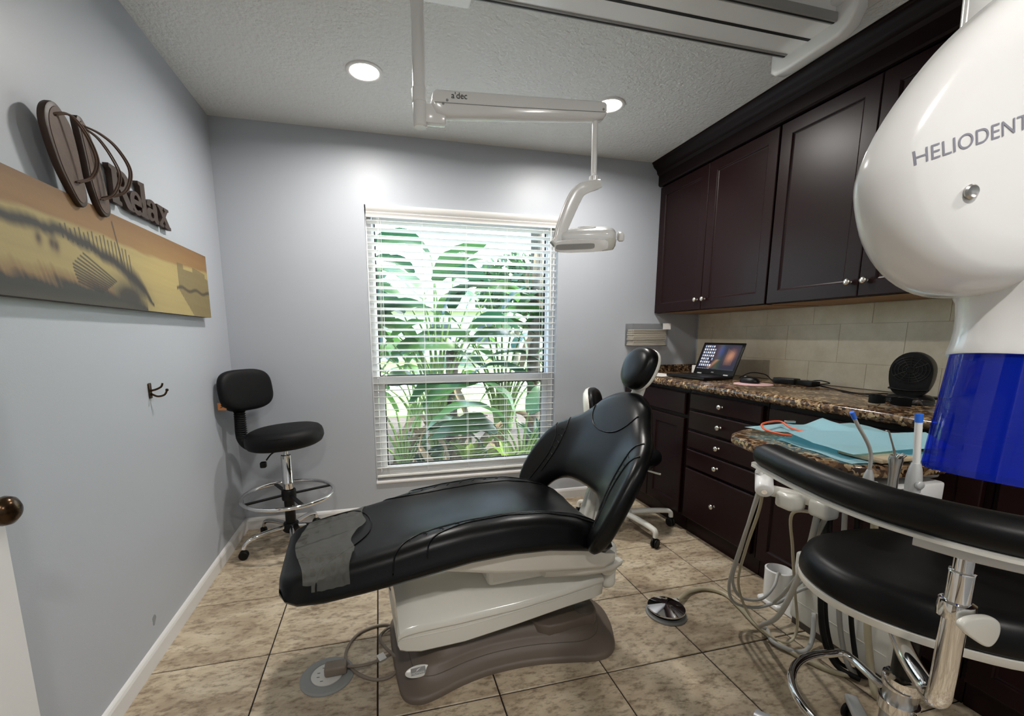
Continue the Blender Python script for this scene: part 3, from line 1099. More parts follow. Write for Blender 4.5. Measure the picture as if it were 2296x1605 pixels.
# ================================================================== PATIENT CHAIR
TH = math.radians(4.0)
ch = thing('dental_chair', 'reclined black leather dental patient chair on a cream and taupe base', 'dental chair', (0.5, 0.30, 0), TH)
half = [(-0.445, 0.0), (-0.443, -0.10), (-0.436, -0.19), (-0.415, -0.232), (-0.375, -0.250), (-0.32, -0.243), (-0.218, -0.214), (-0.096, -0.199), (0.06, -0.208), (0.194, -0.238),
        (0.285, -0.262), (0.345, -0.258), (0.392, -0.228), (0.425, -0.175), (0.462, -0.09), (0.480, 0.0)]
out = half + [(u, -v) for u, v in half[-2:0:-1]]
out = [(p.x, p.y) for p in spline([(u, v, 0) for u, v in out], 3, True)]
def inset(sc_u, sc_v, du=0.0):
    return [(u * sc_u + du, v * sc_v) for u, v in out]
lv = [(1, 1, 0.0, 0.0), (1.0, 1.0, 0.012, 0.0), (0.992, 0.985, 0.020, 0.0), (0.975, 0.95, 0.024, 0.0), (0.93, 0.86, 0.030, 0.0), (0.88, 0.76, 0.046, 0.0), (0.84, 0.70, 0.066, 0.0), (0.82, 0.67, 0.074, 0.0),
      (0.78, 0.62, 0.077, 0), (0.72, 0.55, 0.094, 0), (0.68, 0.52, 0.100, 0.0), (0.4, 0.3, 0.102, 0)]
obj('base', loft([[(u, v, z) for u, v in inset(a, c, d)] for a, c, z, d in lv]), 'taupe', ch, smooth=60)
obj('base_groove', tube([(u, v, 0.0475) for u, v in inset(0.876, 0.755)], 0.0014, n=6, raw=True, closed=True), 'taupe_line', ch)
# rear cover with a round pedal recess
obj('base_cover', prism([(p.x, p.y) for p in spline([(0.10, -0.135, 0), (0.30, -0.155, 0), (0.365, -0.13, 0), (0.385, -0.05, 0), (0.385, 0.05, 0), (0.365, 0.13, 0), (0.30, 0.155, 0), (0.10, 0.135, 0)], 4, True)], 0.06, 0.112, 0.008, 3), 'taupe', ch, smooth=40)
obj('pedal_recess', lathe([(0.0, 0.1), (0.040, 0.1), (0.040, 0.114), (0.036, 0.117), (0.0, 0.118)], 28, mat4=Matrix.Translation((0.325, -0.105, 0))), 'taupe_line', ch, smooth=40)
bd = obj('maker_badge', prism([(x, y) for x, y in sup(36, 0.046, 0.019, 2.0)], 0, 0.003, 0.001, 2), 'badge', ch, smooth=40)
place(bd, (-0.372, -0.168, 0.0605), (1, 0.02, 0.0), (0, 0.62, 0.78))
g = obj('badge_plate', prism([(-0.026, -0.010), (0.026, -0.010), (0.026, 0.012), (-0.026, 0.012)], 0.003, 0.0035), 'badge_grey', bd)
g = obj('badge_swoosh', prism([(-0.008, -0.0005), (0.012, 0.0105), (-0.004, 0.006)], 0.0035, 0.0038), 'badge', bd)
tx = obj('badge_text', text_mesh('MIDMARK', 0.0105, 0.0002), 'badge', bd)
tx.location = (-0.0245, -0.0085, 0.0037)

# lift shell
def shell(u, zs0, zs1, zc, hw):
    """cross-section: side strip zs0..zs1 with a crowned top reaching zc"""
    s = [(u, -hw + 0.012, zs0), (u, -hw, zs0 + 0.012), (u, -hw, zs1 - 0.028), (u, -hw - 0.007, zs1 - 0.024), (u, -hw - 0.007, zs1 - 0.008), (u, -hw, zs1)]
    n = 13
    for k in range(1, n):
        a = k / n
        v = -hw + 2 * hw * a
        q = 1 - abs(2 * a - 1) ** 2.2
        s.append((u, v, zs1 + (zc - zs1) * q))
    s += [(u, hw, zs1), (u, hw + 0.007, zs1 - 0.008), (u, hw + 0.007, zs1 - 0.024), (u, hw, zs1 - 0.028), (u, hw, zs0 + 0.012), (u, hw - 0.012, zs0)]
    return s
secs = [shell(-0.428, 0.175, 0.205, 0.212, 0.155), shell(-0.438, 0.165, 0.222, 0.262, 0.17), shell(-0.432, 0.15, 0.232, 0.292, 0.172), shell(-0.41, 0.140, 0.238, 0.306, 0.172), shell(-0.36, 0.128, 0.242, 0.314, 0.172), shell(-0.20, 0.128, 0.243, 0.318, 0.172),
        shell(0.0, 0.150, 0.250, 0.322, 0.172), shell(0.20, 0.175, 0.268, 0.326, 0.170), shell(0.33, 0.187, 0.284, 0.315, 0.168), shell(0.37, 0.192, 0.280, 0.300, 0.160), shell(0.383, 0.205, 0.265, 0.28, 0.145)]
obj('lift_shell', loft(secs), 'cream', ch, smooth=42)
obj('shell_seam', tube([(-0.425, -0.1725, 0.199), (-0.2, -0.1725, 0.199), (0.1, -0.1725, 0.224), (0.33, -0.1690, 0.246)], 0.0013, n=6), 'cream_matt', ch)
b = bx(0.385, 0.452, -0.15, 0.15, 0.20, 0.40, 0.03, 4)
obj('lift_knuckle', b, 'cream_matt', ch, smooth=50)
obj('knuckle_barrel', cyl((0.40, -0.165, 0.315), (0.40, 0.165, 0.315), 0.042, n=28, bev=0.008), 'cream', ch, smooth=50)
obj('lift_link', bx(-0.33, -0.20, -0.10, 0.10, 0.085, 0.14, 0.01), 'cream_matt', ch)
obj('lift_post', bx(-0.10, 0.25, -0.13, 0.13, 0.30, 0.44, 0.02), 'cream_matt', ch)

# seat pan under the cushion
def pan(u, z0, z1, hw):
    r = 0.02
    return [(u, -hw + 0.03, z0), (u, -hw + 0.008, z0 + 0.008), (u, -hw, z0 + 0.025), (u, -hw, z1), (u, hw, z1), (u, hw, z0 + 0.025), (u, hw - 0.008, z0 + 0.008), (u, hw - 0.03, z0)]
secs = [pan(-0.42, 0.452, 0.47, 0.20), pan(-0.28, 0.442, 0.485, 0.225), pan(-0.10, 0.405, 0.50, 0.235), pan(0.05, 0.385, 0.50, 0.24), pan(0.20, 0.365, 0.47, 0.24), pan(0.33, 0.350, 0.42, 0.235), pan(0.385, 0.348, 0.40, 0.215), pan(0.40, 0.355, 0.39, 0.19)]
obj('seat_pan', loft(secs), 'cream', ch, smooth=45)
obj('pan_skirt', loft([pan(0.10, 0.335, 0.37, 0.20), pan(0.25, 0.320, 0.36, 0.215), pan(0.38, 0.310, 0.35, 0.21), pan(0.44, 0.318, 0.35, 0.19)]), 'cream_matt', ch, smooth=45)

# cushion: foot to hip in one piece
ST = [  # u, half width, z top centre, z rim, z bottom
    (-0.792, 0.130, 0.470, 0.468, 0.452), (-0.788, 0.185, 0.487, 0.485, 0.438), (-0.770, 0.222, 0.499, 0.497, 0.428), (-0.735, 0.243, 0.508, 0.507, 0.422), (-0.66, 0.255, 0.520, 0.520, 0.424), (-0.55, 0.262, 0.536, 0.538, 0.436),
    (-0.43, 0.268, 0.550, 0.560, 0.452), (-0.32, 0.275, 0.563, 0.586, 0.470), (-0.20, 0.280, 0.573, 0.604, 0.488), (-0.05, 0.283, 0.579, 0.612, 0.494), (0.08, 0.283, 0.573, 0.604, 0.486), (0.20, 0.280, 0.548, 0.578, 0.464),
    (0.28, 0.270, 0.520, 0.546, 0.444), (0.33, 0.255, 0.497, 0.518, 0.432), (0.358, 0.235, 0.482, 0.495, 0.426), (0.366, 0.205, 0.470, 0.476, 0.430)]
def st_at(u):
    for a, c in zip(ST, ST[1:]):
        if a[0] <= u <= c[0]:
            k = (u - a[0]) / (c[0] - a[0])
            return tuple(x + (y - x) * k for x, y in zip(a, c))
    return ST[0] if u < ST[0][0] else ST[-1]
def cush_top(u, v):
    _, hw, zc, zr, zb = st_at(u)
    a = min(1, abs(v) / (hw - 0.01))
    if a < 0.72:
        return zc + (zr - zc) * (a / 0.72) ** 3
    k = (a - 0.72) / 0.28
    return zr - (zr - (zb + 0.4 * (zr - zb))) * (1 - math.sqrt(max(0, 1 - k ** 2.6)))
def cush_sec(u, grow=0.0):
    _, hw, zc, zr, zb = st_at(u)
    s = []
    n = 60
    for k in range(n + 1):
        a = -1 + 2 * k / n
        a = math.copysign(abs(a) ** 0.8, a)
        v = a * (hw - 0.01)
        s.append((u, v, cush_top(u, v) + grow))
    mid = zb + 0.4 * (zr - zb)
    s += [(u, hw + grow, mid - 0.012), (u, hw + grow, zb + 0.018), (u, hw - 0.012, zb + 0.003 - grow), (u, hw - 0.04, zb - grow), (u, -hw + 0.04, zb - grow), (u, -hw + 0.012, zb + 0.003 - grow),
          (u, -hw - grow, zb + 0.018), (u, -hw - grow, mid - 0.012)]
    return s
us_ = []
for a, c in zip(ST, ST[1:]):
    m = 2 if c[0] - a[0] > 0.05 else 1
    us_ += [a[0] + (c[0] - a[0]) * k / m for k in range(m)]
us_.append(ST[-1][0])
obj('seat_cushion', loft([cush_sec(u) for u in us_]), 'leather_black', ch, smooth=80)
def on_top(pts, nm='piping', r=0.0026, parent=ch, m='leather_black', lift=0.0012):
    P = spline([(u, v, 0) for u, v in pts], 10)
    obj(nm, tube([(p.x, p.y, cush_top(p.x, p.y) + lift) for p in P], r, n=6, raw=True), m, parent, smooth=60)
for s in (1, -1):
    on_top([(-0.455, s * 0.266), (-0.44, s * 0.235), (-0.40, s * 0.200), (-0.33, s * 0.178), (-0.22, s * 0.168), (-0.05, s * 0.172), (0.12, s * 0.182), (0.25, s * 0.19), (0.345, s * 0.20)])
    on_top([(-0.345, s * 0.262), (-0.33, s * 0.238), (-0.29, s * 0.217), (-0.20, s * 0.205), (-0.05, s * 0.206), (0.12, s * 0.214), (0.25, s * 0.222), (0.335, s * 0.215)])
    for k in range(9):   # gathered creases between the seams
        u = -0.40 + 0.055 * k
        on_top([(u, s * (0.186 + 0.002 * abs(k - 4))), (u + 0.012, s * 0.197), (u + 0.008, s * 0.206)], 'crease', 0.0016, lift=0.0004)
on_top([(-0.735, 0.19), (-0.62, 0.20), (-0.555, 0.185), (-0.515, 0.13), (-0.50, 0.05), (-0.51, -0.03), (-0.545, -0.09), (-0.60, -0.14), (-0.66, -0.20), (-0.68, -0.245)], r=0.003)

# clear plastic sleeve over the foot end
fs = []
uu = [-0.735 + 0.19 * k / 18 for k in range(19)]
for u in uu:
    s = cush_sec(u, 0.004)
    fs.append([(p[0] + (0.03 * math.sin(p[1] * 9) + 0.012 * math.sin(p[1] * 31)) * ((u + 0.735) / 0.19) - (0.02 * math.cos(p[1] * 13)) * (1 - (u + 0.735) / 0.19),
                p[1], p[2] + 0.0022 * (1 + math.sin(p[1] * 33 + u * 22)) + 0.006 * math.exp(-((p[1] + 0.03 - 0.25 * (u + 0.64)) / 0.012) ** 2) + 0.005 * math.exp(-((p[1] + 0.15 + 0.4 * (u + 0.64)) / 0.010) ** 2) + 0.004 * math.exp(-((p[1] - 0.12 - 0.3 * (u + 0.64)) / 0.009) ** 2) + 0.0012 * math.sin(u * 160 + p[1] * 40)) for p in s[:61]])
obj('foot_cover', loft(fs, cap=False, closed_sec=False), 'clear_film', ch, smooth=True)['label'] = 'crinkled clear plastic cover over the foot end'

# backrest: horseshoe of leather, lofted round the arch
EB = Vector((0.515, 0, 0.857)).normalized()     # up the back
NB = Vector((-0.857, 0, 0.515))                 # out of the back, towards the patient
BO = Vector((0.362, 0, 0.60))
def outer(t):
    """t -1..1 from the near wing tip over the top to the far wing tip: (v, h) with h measured up the back"""
    P = [(-0.300, -0.182), (-0.352, -0.13), (-0.372, -0.04), (-0.368, 0.07), (-0.345, 0.17), (-0.290, 0.248), (-0.225, 0.305), (-0.180, 0.355), (-0.140, 0.405), (-0.075, 0.440), (0.0, 0.450)]
    P = P + [(-v, h) for v, h in P[-2::-1]]
    return P
def inner():
    P = [(-0.262, -0.178), (-0.250, -0.15), (-0.243, -0.12), (-0.228, -0.085), (-0.205, -0.05), (-0.17, -0.022), (-0.13, -0.006), (-0.095, 0.002), (-0.06, 0.006), (-0.03, 0.008), (0.0, 0.008)]
    P = P + [(-v, h) for v, h in P[-2::-1]]
    return P
po = spline([(v, h, 0) for v, h in outer(0)], 4)
pi_ = spline([(v, h, 0) for v, h in inner()], 4)
def back_pt(v, h, d):
    """point on the back: v across, h up the slope, d out along the normal, with the wings curling forward"""
    a = abs(v)
    curl = 0.075 * max(0, (a - 0.12) / 0.25) ** 1.8 * (1.0 if h < 0.2 else max(0, 1 - (h - 0.2) / 0.25))
    q = BO + EB * h + NB * (d + curl)
    return (q.x, v, q.z)
PROF = [(0.0, 0.0), (0.02, 0.018), (0.06, 0.032), (0.14, 0.042), (0.28, 0.046), (0.45, 0.046), (0.62, 0.046), (0.78, 0.045), (0.88, 0.040), (0.95, 0.028), (0.985, 0.014), (1.0, 0.0),
        (0.985, -0.014), (0.95, -0.022), (0.8, -0.026), (0.5, -0.026), (0.2, -0.026), (0.05, -0.022), (0.015, -0.012)]
secs = []
N = len(po)
for i in range(N):
    a, c = pi_[i], po[i]
    e = 0.35 + 0.65 * min(1, min(i, N - 1 - i) / 5.0) ** 0.6
    secs.append([back_pt(a.x + (c.x - a.x) * s, a.y + (c.y - a.y) * s, d * e) for s, d in PROF])
bk = obj('backrest', loft(secs), 'leather_black', ch, smooth=70)
from mathutils.bvhtree import BVHTree
bkt = bmesh.new()
bkt.from_mesh(bk.data)
BKT = BVHTree.FromBMesh(bkt)
def on_back(pts, r=0.0030, nm='piping', d=0.0455):
    P = spline([(v, h, 0) for v, h in pts], 8)
    Q = []
    for p in P:
        hit = BKT.ray_cast(Vector(back_pt(p.x, p.y, 0.2)), -NB, 0.24)
        if hit[0] is not None:
            Q.append(hit[0] + NB * 0.0008)
    if len(Q) > 2:
        obj(nm, tube(Q, r, n=6, raw=True), 'leather_black', bk, smooth=60)
on_back([(-0.152, 0.345), (-0.13, 0.30), (-0.09, 0.262), (-0.04, 0.245), (0.0, 0.242), (0.04, 0.245), (0.09, 0.262), (0.13, 0.30), (0.152, 0.345)])
for s in (-1, 1):
    on_back([(s * 0.272, 0.250), (s * 0.245, 0.215), (s * 0.232, 0.15), (s * 0.228, 0.08), (s * 0.236, 0.02), (s * 0.248, -0.04)])
    on_back([(s * 0.315, 0.198), (s * 0.278, 0.155), (s * 0.262, 0.10), (s * 0.258, 0.04), (s * 0.268, -0.03), (s * 0.282, -0.10)])
    for k in range(6):
        h = 0.02 + 0.032 * k
        on_back([(s * (0.234 - 0.0006 * k), h), (s * 0.247, h + 0.004), (s * 0.260, h - 0.002)], 0.0016, 'crease', 0.0448)
# cream back post seen through the arch, and head support
obj('back_post', tube([(0.395, 0, 0.37), (0.43, 0, 0.47), (0.455, 0, 0.58), (0.50, 0, 0.72), (0.56, 0, 0.86)], lambda t: (0.06 - 0.02 * t, 0.018), up=(0, 1, 0), shape=[(y, x) for x, y in sup(16, 1, 1, 4)]), 'cream', ch, smooth=50)
sh = tube([(0.40, 0, 0.38), (0.42, 0, 0.46), (0.44, 0, 0.55), (0.475, 0, 0.65)], lambda t: (0.016, 0.115 - 0.05 * t), up=(0, 1, 0), shape=sup(20, 1, 1, 4))
obj('back_bracket', sh, 'cream', ch, smooth=50)
obj('headrest_bar', tube([(0.585, 0, 0.93), (0.615, 0, 0.99), (0.635, 0, 1.06), (0.640, 0, 1.10)], 0.001, shape=[(x * 30, y * 8) for x, y in sup(12, 1, 1, 4)], up=(0, 1, 0)), 'cream', ch, smooth=50)
hm = Matrix.Translation((0.630, 0.0, 1.082)) @ Matrix(((0, 0, -0.93, 0), (1, 0, 0, 0), (0, 1, 0.37, 0), (0, 0, 0, 1)))
def hpad(lv, m, nm, par):
    b = bmesh.new()
    rings = []
    for z, s, dy in lv:
        ring_ = []
        for x, y in sup(40, 0.088 * s, 0.092 * s, 2.35):
            x *= 1.0 + 0.10 * (y / 0.092)
            ring_.append((x, y + dy, z))
        rings.append(ring_)
    b = loft(rings)
    up_ = Vector((0.36, 0, 0.933)); nn = Vector((-0.933, 0, 0.36)); c0 = Vector((0.628, 0, 1.082))
    for v in b.verts:
        x, y, z = v.co
        q = c0 + up_ * y + nn * z
        v.co = (q.x, x, q.z)
    return obj(nm, b, m, par, smooth=70)
hr = hpad([(-0.004, 0.93, 0), (0.004, 1.0, 0), (0.020, 1.0, 0), (0.036, 0.955, 0), (0.046, 0.87, 0), (0.053, 0.70, 0), (0.056, 0.45, 0), (0.0565, 0.2, 0)], 'leather_black', 'headrest', ch)
hpad([(-0.022, 0.70, 0), (-0.018, 0.92, 0), (-0.008, 1.015, 0), (0.002, 1.015, 0), (0.004, 0.99, 0)], 'cream', 'headrest_shell', hr)

# chair supply cord and its floor box
fo = thing('floor_outlet', 'round grey floor socket left of the dental chair base', 'floor socket', (-0.178, 0.236, 0.0))
obj('cover_ring', lathe([(0.0, 0.0), (0.094, 0.0), (0.094, 0.004), (0.088, 0.008), (0.060, 0.009), (0.058, 0.007), (0.0, 0.007)], 48), 'outlet_grey', fo, smooth=30)
obj('socket_disc', lathe([(0.0, 0.006), (0.055, 0.006), (0.055, 0.0098), (0.053, 0.0105), (0.0, 0.0105)], 40), 'badge', fo, smooth=30)
for x, y in ((-0.030, 0.010), (-0.030, -0.010), (-0.014, 0.032), (-0.016, -0.032)):
    obj('slot', bx(x - 0.005, x + 0.005, y - 0.0012, y + 0.0012, 0.0101, 0.0109), 'gasket_black', fo)
pc_ = thing('power_cord', 'looped taupe power cord with plug between floor socket and chair base', 'cord', (-0.16, 0.235, 0.0))
b = bx(-0.026, 0.052, -0.024, 0.024, 0.0112, 0.047, 0.009, 3)
obj('plug', b, 'cord_taupe', pc_, smooth=40)
O_ = Vector((-0.16, 0.235, 0))
cord = [(-0.107, 0.232, 0.03), (-0.06, 0.225, 0.028), (0.0, 0.245, 0.02), (0.07, 0.30, 0.012), (0.100, 0.40, 0.008), (0.03, 0.47, 0.007), (-0.075, 0.44, 0.007), (-0.120, 0.33, 0.008), (-0.085, 0.22, 0.018), (-0.01, 0.165, 0.010),
        (0.055, 0.175, 0.008), (0.075, 0.23, 0.016), (0.03, 0.31, 0.020), (0.01, 0.38, 0.018), (0.05, 0.44, 0.012), (0.105, 0.42, 0.016)]
obj('cable', tube([Vector(p) - O_ for p in cord], 0.0058, n=10), 'cord_taupe', pc_, smooth=True)
b = box((0, 0, 0), (0.034, 0.026, 0.001), 0.0)
tg = obj('warning_tag', b, 'paper_white', pc_)
tg.location = Vector((0.015, 0.250, 0.030)) - O_
tg.rotation_euler = (0.5, 0.2, 0.7)

# ================================================================== LEFT WALL
def painting_rgb(s, t):
    """s 0..1 over 1.52 m from the door side to the corner side, t 0..1 up over 0.305 m"""
    Y = -0.215 + s * 1.52
    Z = 1.322 + t * 0.305
    rng = np.random.default_rng(3)
    def noise(fx, fz, seed):
        r = np.random.default_rng(seed)
        o = np.zeros_like(Y)
        for k in range(7):
            a, bb, ph = r.uniform(0.5, 1.6, 2).tolist() + [r.uniform(0, 6.28)]
            o += np.sin(Y * fx * a * (1 + 0.4 * k) + Z * fz * bb * (1 + 0.3 * k) + ph) / (1 + 0.5 * k)
        return o / 3.0
    n1, n2, n3 = noise(18, 60, 1), noise(70, 30, 2), noise(7, 160, 3)
    def mixc(a, bb, k):
        k = np.clip(k, 0, 1)[..., None]
        return a * (1 - k) + np.array(bb) * k
    def sl(r, g, b_):
        return [lin(r), lin(g), lin(b_)]
    c = np.broadcast_to(np.array(sl(190, 172, 112)), Y.shape + (3,)).copy()
    # warm sky above the skyline
    sky = 1.533 + 0.008 * np.sin(Y * 6) + 0.004 * n1
    k = np.clip((Z - sky) / 0.012, 0, 1)
    c = mixc(c, sl(168, 130, 74), k)
    c = mixc(c, sl(140, 104, 62), np.clip((Z - 1.575) / 0.05, 0, 1) * (0.6 + 0.4 * n3))
    c = mixc(c, sl(208, 186, 112), 0.5 * np.exp(-((Y - 0.78) / 0.22) ** 2 - ((Z - 1.47) / 0.07) ** 2))
    # dark dune band sweeping down to the right
    bz = np.interp(Y, [-0.22, 0.083, 0.244, 0.376, 0.47, 0.536, 0.60, 0.66, 0.70], [1.505, 1.511, 1.514, 1.491, 1.470, 1.45, 1.42, 1.39, 1.35])
    bw = np.interp(Y, [-0.2, 0.1, 0.45, 0.62, 0.70], [0.022, 0.020, 0.022, 0.040, 0.01])
    c = mixc(c, sl(74, 66, 58), np.clip(1.25 - np.abs(Z - bz + 0.006 * n2) / bw, 0, 1) * (Y < 0.71))
    # right end of the dune falls to the bottom edge
    cx = np.exp(-((Y - 0.54 - 0.012 * n2) / 0.105) ** 2 - ((Z - 1.36) / 0.052) ** 2)
    c = mixc(c, sl(84, 74, 62), 1.3 * cx)
    # reeds and dark water along the bottom left
    rz = 1.385 + 0.020 * np.abs(n2) + 0.012 * n1 - np.clip(Y - 0.35, 0, 1) * 0.10
    c = mixc(c, sl(150, 108, 66), np.clip((rz + 0.028 - Z) / 0.03, 0, 1) * 0.7 * (Y < 0.45))
    c = mixc(c, sl(78, 72, 64), np.clip((rz - Z) / 0.022, 0, 1) * (Y < 0.66))
    c = mixc(c, sl(92, 84, 70), np.clip((1.350 - 0.14 * np.clip(Y - 0.5, 0, 1) - Z) / 0.02, 0, 1) * (Y < 0.68))
    for by, bz_ in ((0.138, 1.478), (0.202, 1.470), (0.185, 1.474)):
        c = mixc(c, sl(96, 72, 58), 0.9 * np.exp(-((Y - by) / 0.012) ** 2 - ((Z - bz_) / 0.018) ** 2))
    dark = sl(70, 60, 50)
    def seg(y0, z0, y1, z1, w=0.0028):
        nonlocal c
        dy, dz = y1 - y0, z1 - z0
        L2 = dy * dy + dz * dz
        k = np.clip(((Y - y0) * dy + (Z - z0) * dz) / L2, 0, 1)
        d = np.hypot(Y - y0 - k * dy, Z - z0 - k * dz)
        c = mixc(c, dark, np.clip(1.6 - d / w, 0, 1) * 0.85)
    for k in range(18):
        y = 0.235 + 0.02 * k
        z0 = float(np.interp(y, [0.235, 0.45, 0.575], [1.500, 1.475, 1.43]))
        seg(y, z0, y - 0.006, z0 + 0.032 + 0.05 * k / 17 + 0.006 * math.sin(k * 2.1))
    seg(0.525, 1.46, 0.487, 1.598, 0.0034)
    for k in range(10):
        a = k / 9
        seg(0.275 - 0.014 * math.sin(a * 3) + 0.09 * max(0, a - 0.55), 1.385 + 0.085 * a, 0.385 + 0.085 * a, 1.362 + 0.045 * a)
    # slatted fence at the corner end
    inr = (Y > 0.955 + np.clip(1.427 - Z, 0, 1) * 1.3) & (Z < 1.545 - 0.10 * np.clip(Y - 1.15, 0, 1) - 0.02 * (np.sin(Y * 25) > 0.3))
    st_ = 0.55 + 0.45 * np.sin(Y * 420)
    c = mixc(c, sl(128, 114, 78), inr * (0.35 + 0.55 * st_))
    c = mixc(c, sl(84, 72, 54), np.clip(1.3 - np.abs(Z - 1.437 - 0.006 * np.sin(Y * 40)) / 0.009, 0, 1) * (Y > 0.93) * 0.8)
    g_ = c.mean(-1, keepdims=True)
    c = np.clip(g_ + (c - g_) * 0.85, 0, 1) ** 1.25 * 0.86
    c *= (1 + 0.05 * n3 + 0.03 * noise(300, 300, 9))[..., None]
    return np.clip(c, 0, 1)

pt = thing('canvas_painting', 'long canvas print of golden dunes with a dark reed fence', 'painting', (XL, -0.215, 1.322))
pp = print_grid('printed_canvas', 1.52, 0.305, 560, 130, painting_rgb, 'canvas_print', pt)
place(pp, (0.0365, 0, 0), (0, 1, 0), (0, 0, 1))
obj('stretcher', bx(0.001, 0.036, 0.0, 1.52, 0.0, 0.305, 0.001, 1), 'art_brown', pt)

# wooden flip-flops with the word Relax
ra = thing('flip_flop_wall_art', 'brown wooden pair of flip-flops on the wall above the painting', 'wall art', (XL, 0.39, 1.62))
def sole(pts, nm):
    P = [(p.x, p.y) for p in spline([(-1.281 + (y + 1.281) * 0.976 - 0.39, 1.225 + (z - 1.225) * 0.976 - 1.62, 0) for y, z in pts], 5, True)]
    b = prism(P, 0.032, 0.052, 0.005, 2, mat4=Matrix(((0, 0, 1, 0), (1, 0, 0, 0), (0, 1, 0, 0), (0, 0, 0, 1))))
    o = obj(nm, b, 'art_brown', ra, smooth=40)
    cyy = sum(p[0] for p in P) / len(P)
    czz = sum(p[1] for p in P) / len(P)
    Q = [(cyy + (p[0] - cyy) * 0.84, czz + (p[1] - czz) * 0.92) for p in P]
    obj('insole', prism(Q, 0.050, 0.0535, 0.001, 1, mat4=Matrix(((0, 0, 1, 0), (1, 0, 0, 0), (0, 1, 0, 0), (0, 0, 0, 1)))), 'art_brown_light', o)
    return o
s1 = sole([(y_ - 0.010, z_) for y_, z_ in [(0.268, 1.85), (0.300, 1.868), (0.335, 1.855), (0.365, 1.825), (0.380, 1.77), (0.386, 1.72), (0.395, 1.66), (0.392, 1.626), (0.372, 1.610), (0.350, 1.617), (0.318, 1.652), (0.285, 1.70), (0.258, 1.77), (0.252, 1.815)]], 'sole')
s2 = sole([(y_ + 0.012, z_) for y_, z_ in [(0.372, 1.868), (0.395, 1.880), (0.420, 1.858), (0.450, 1.81), (0.470, 1.75), (0.486, 1.69), (0.494, 1.645), (0.484, 1.62), (0.462, 1.611), (0.436, 1.625), (0.415, 1.66), (0.400, 1.70), (0.392, 1.76), (0.382, 1.81)]], 'sole')
def strap(pts, r=0.0032):
    pts = [(x + 0.016, -1.281 + (y + 1.281) * 0.976 - 0.39, 1.225 + (z - 1.225) * 0.976 - 1.62) for x, y, z in pts]
    b = tube(pts, r, n=8)
    tube([(x + 0.004, y + 0.005, z) for x, y, z in pts], r * 0.8, n=8, bm=b)
    obj('strap', b, 'art_brown_light', ra, smooth=True)
strap([(0.035, 0.275, 1.83), (0.055, 0.31, 1.845), (0.070, 0.345, 1.81), (0.075, 0.372, 1.75), (0.060, 0.366, 1.70), (0.040, 0.330, 1.672)])
strap([(0.037, 0.40, 1.855), (0.060, 0.44, 1.850), (0.082, 0.480, 1.825), (0.095, 0.515, 1.77), (0.080, 0.500, 1.70), (0.040, 0.455, 1.665)])
strap([(0.037, 0.40, 1.85), (0.055, 0.435, 1.835), (0.072, 0.465, 1.79), (0.080, 0.480, 1.74), (0.060, 0.470, 1.68), (0.040, 0.440, 1.655)], 0.0026)

def arc(cx_, cy_, rx, ry, a0, a1, n=12):
    return [(cx_ + rx * math.cos(math.radians(a0 + (a1 - a0) * k / n)), cy_ + ry * math.sin(math.radians(a0 + (a1 - a0) * k / n))) for k in range(n + 1)]
def serif_letters():
    """R e l a x in a bold slab face; cap height 1"""
    R = [[(0, 0), (0.44, 0), (0.44, 0.09), (0.34, 0.12), (0.34, 0.44), (0.42, 0.44), (0.70, 0.05), (0.78, 0.0), (1.06, 0.0), (1.06, 0.09), (0.98, 0.11), (0.70, 0.48)] + arc(0.62, 0.73, 0.36, 0.27, -60, 90) + [(0, 1.0), (0, 0.91), (0.10, 0.88), (0.10, 0.12), (0, 0.09)],
         [(0.34, 0.55), (0.34, 0.89)] + arc(0.54, 0.72, 0.17, 0.17, 90, -90, 8)]
    e = [arc(0.34, 0.33, 0.34, 0.34, 0, 318, 22) + [(0.50, 0.16)] + arc(0.36, 0.30, 0.16, 0.18, -50, -180, 8) + [(0.20, 0.28), (0.68, 0.28)], arc(0.35, 0.42, 0.13, 0.15, 0, 180, 8)]
    l = [[(0, 0), (0.46, 0), (0.46, 0.09), (0.36, 0.12), (0.36, 1.05), (0.0, 1.02), (0.0, 0.93), (0.10, 0.90), (0.10, 0.12), (0, 0.09)]]
    a = [[(0.04, 0.46), (0.26, 0.44)] + arc(0.33, 0.50, 0.08, 0.08, 200, 20, 6) + [(0.42, 0.40), (0.30, 0.38)] + arc(0.22, 0.20, 0.22, 0.20, 80, 290, 12) + [(0.42, 0.07), (0.50, 0.0), (0.76, 0.0), (0.76, 0.09), (0.67, 0.12), (0.67, 0.48)] + arc(0.36, 0.47, 0.31, 0.21, 0, 150, 10), arc(0.33, 0.20, 0.10, 0.10, 0, 360, 10)[:-1]]
    x = [[(0, 0), (0.34, 0), (0.34, 0.08), (0.27, 0.09), (0.40, 0.24), (0.50, 0.09), (0.43, 0.08), (0.43, 0), (0.84, 0), (0.84, 0.08), (0.77, 0.10), (0.53, 0.38), (0.69, 0.57), (0.78, 0.60), (0.78, 0.67), (0.47, 0.67), (0.47, 0.60), (0.54, 0.58), (0.43, 0.45), (0.33, 0.58), (0.40, 0.60), (0.40, 0.67), (0.02, 0.67), (0.02, 0.60), (0.10, 0.57), (0.31, 0.31), (0.08, 0.09), (0, 0.08)]]
    return [('R', R, 0.0, 1.06, 0.0), ('e', e, 0.93, 0.68, -0.02), ('l', l, 1.48, 0.46, 0.0), ('a', a, 1.86, 0.76, 0.0), ('x', x, 2.58, 0.84, 0.0)]
rl = thing('relax_letters', 'dark brown wooden cut-out letters reading Relax on the wall', 'wall letters', (XL, 0.545, 1.678))
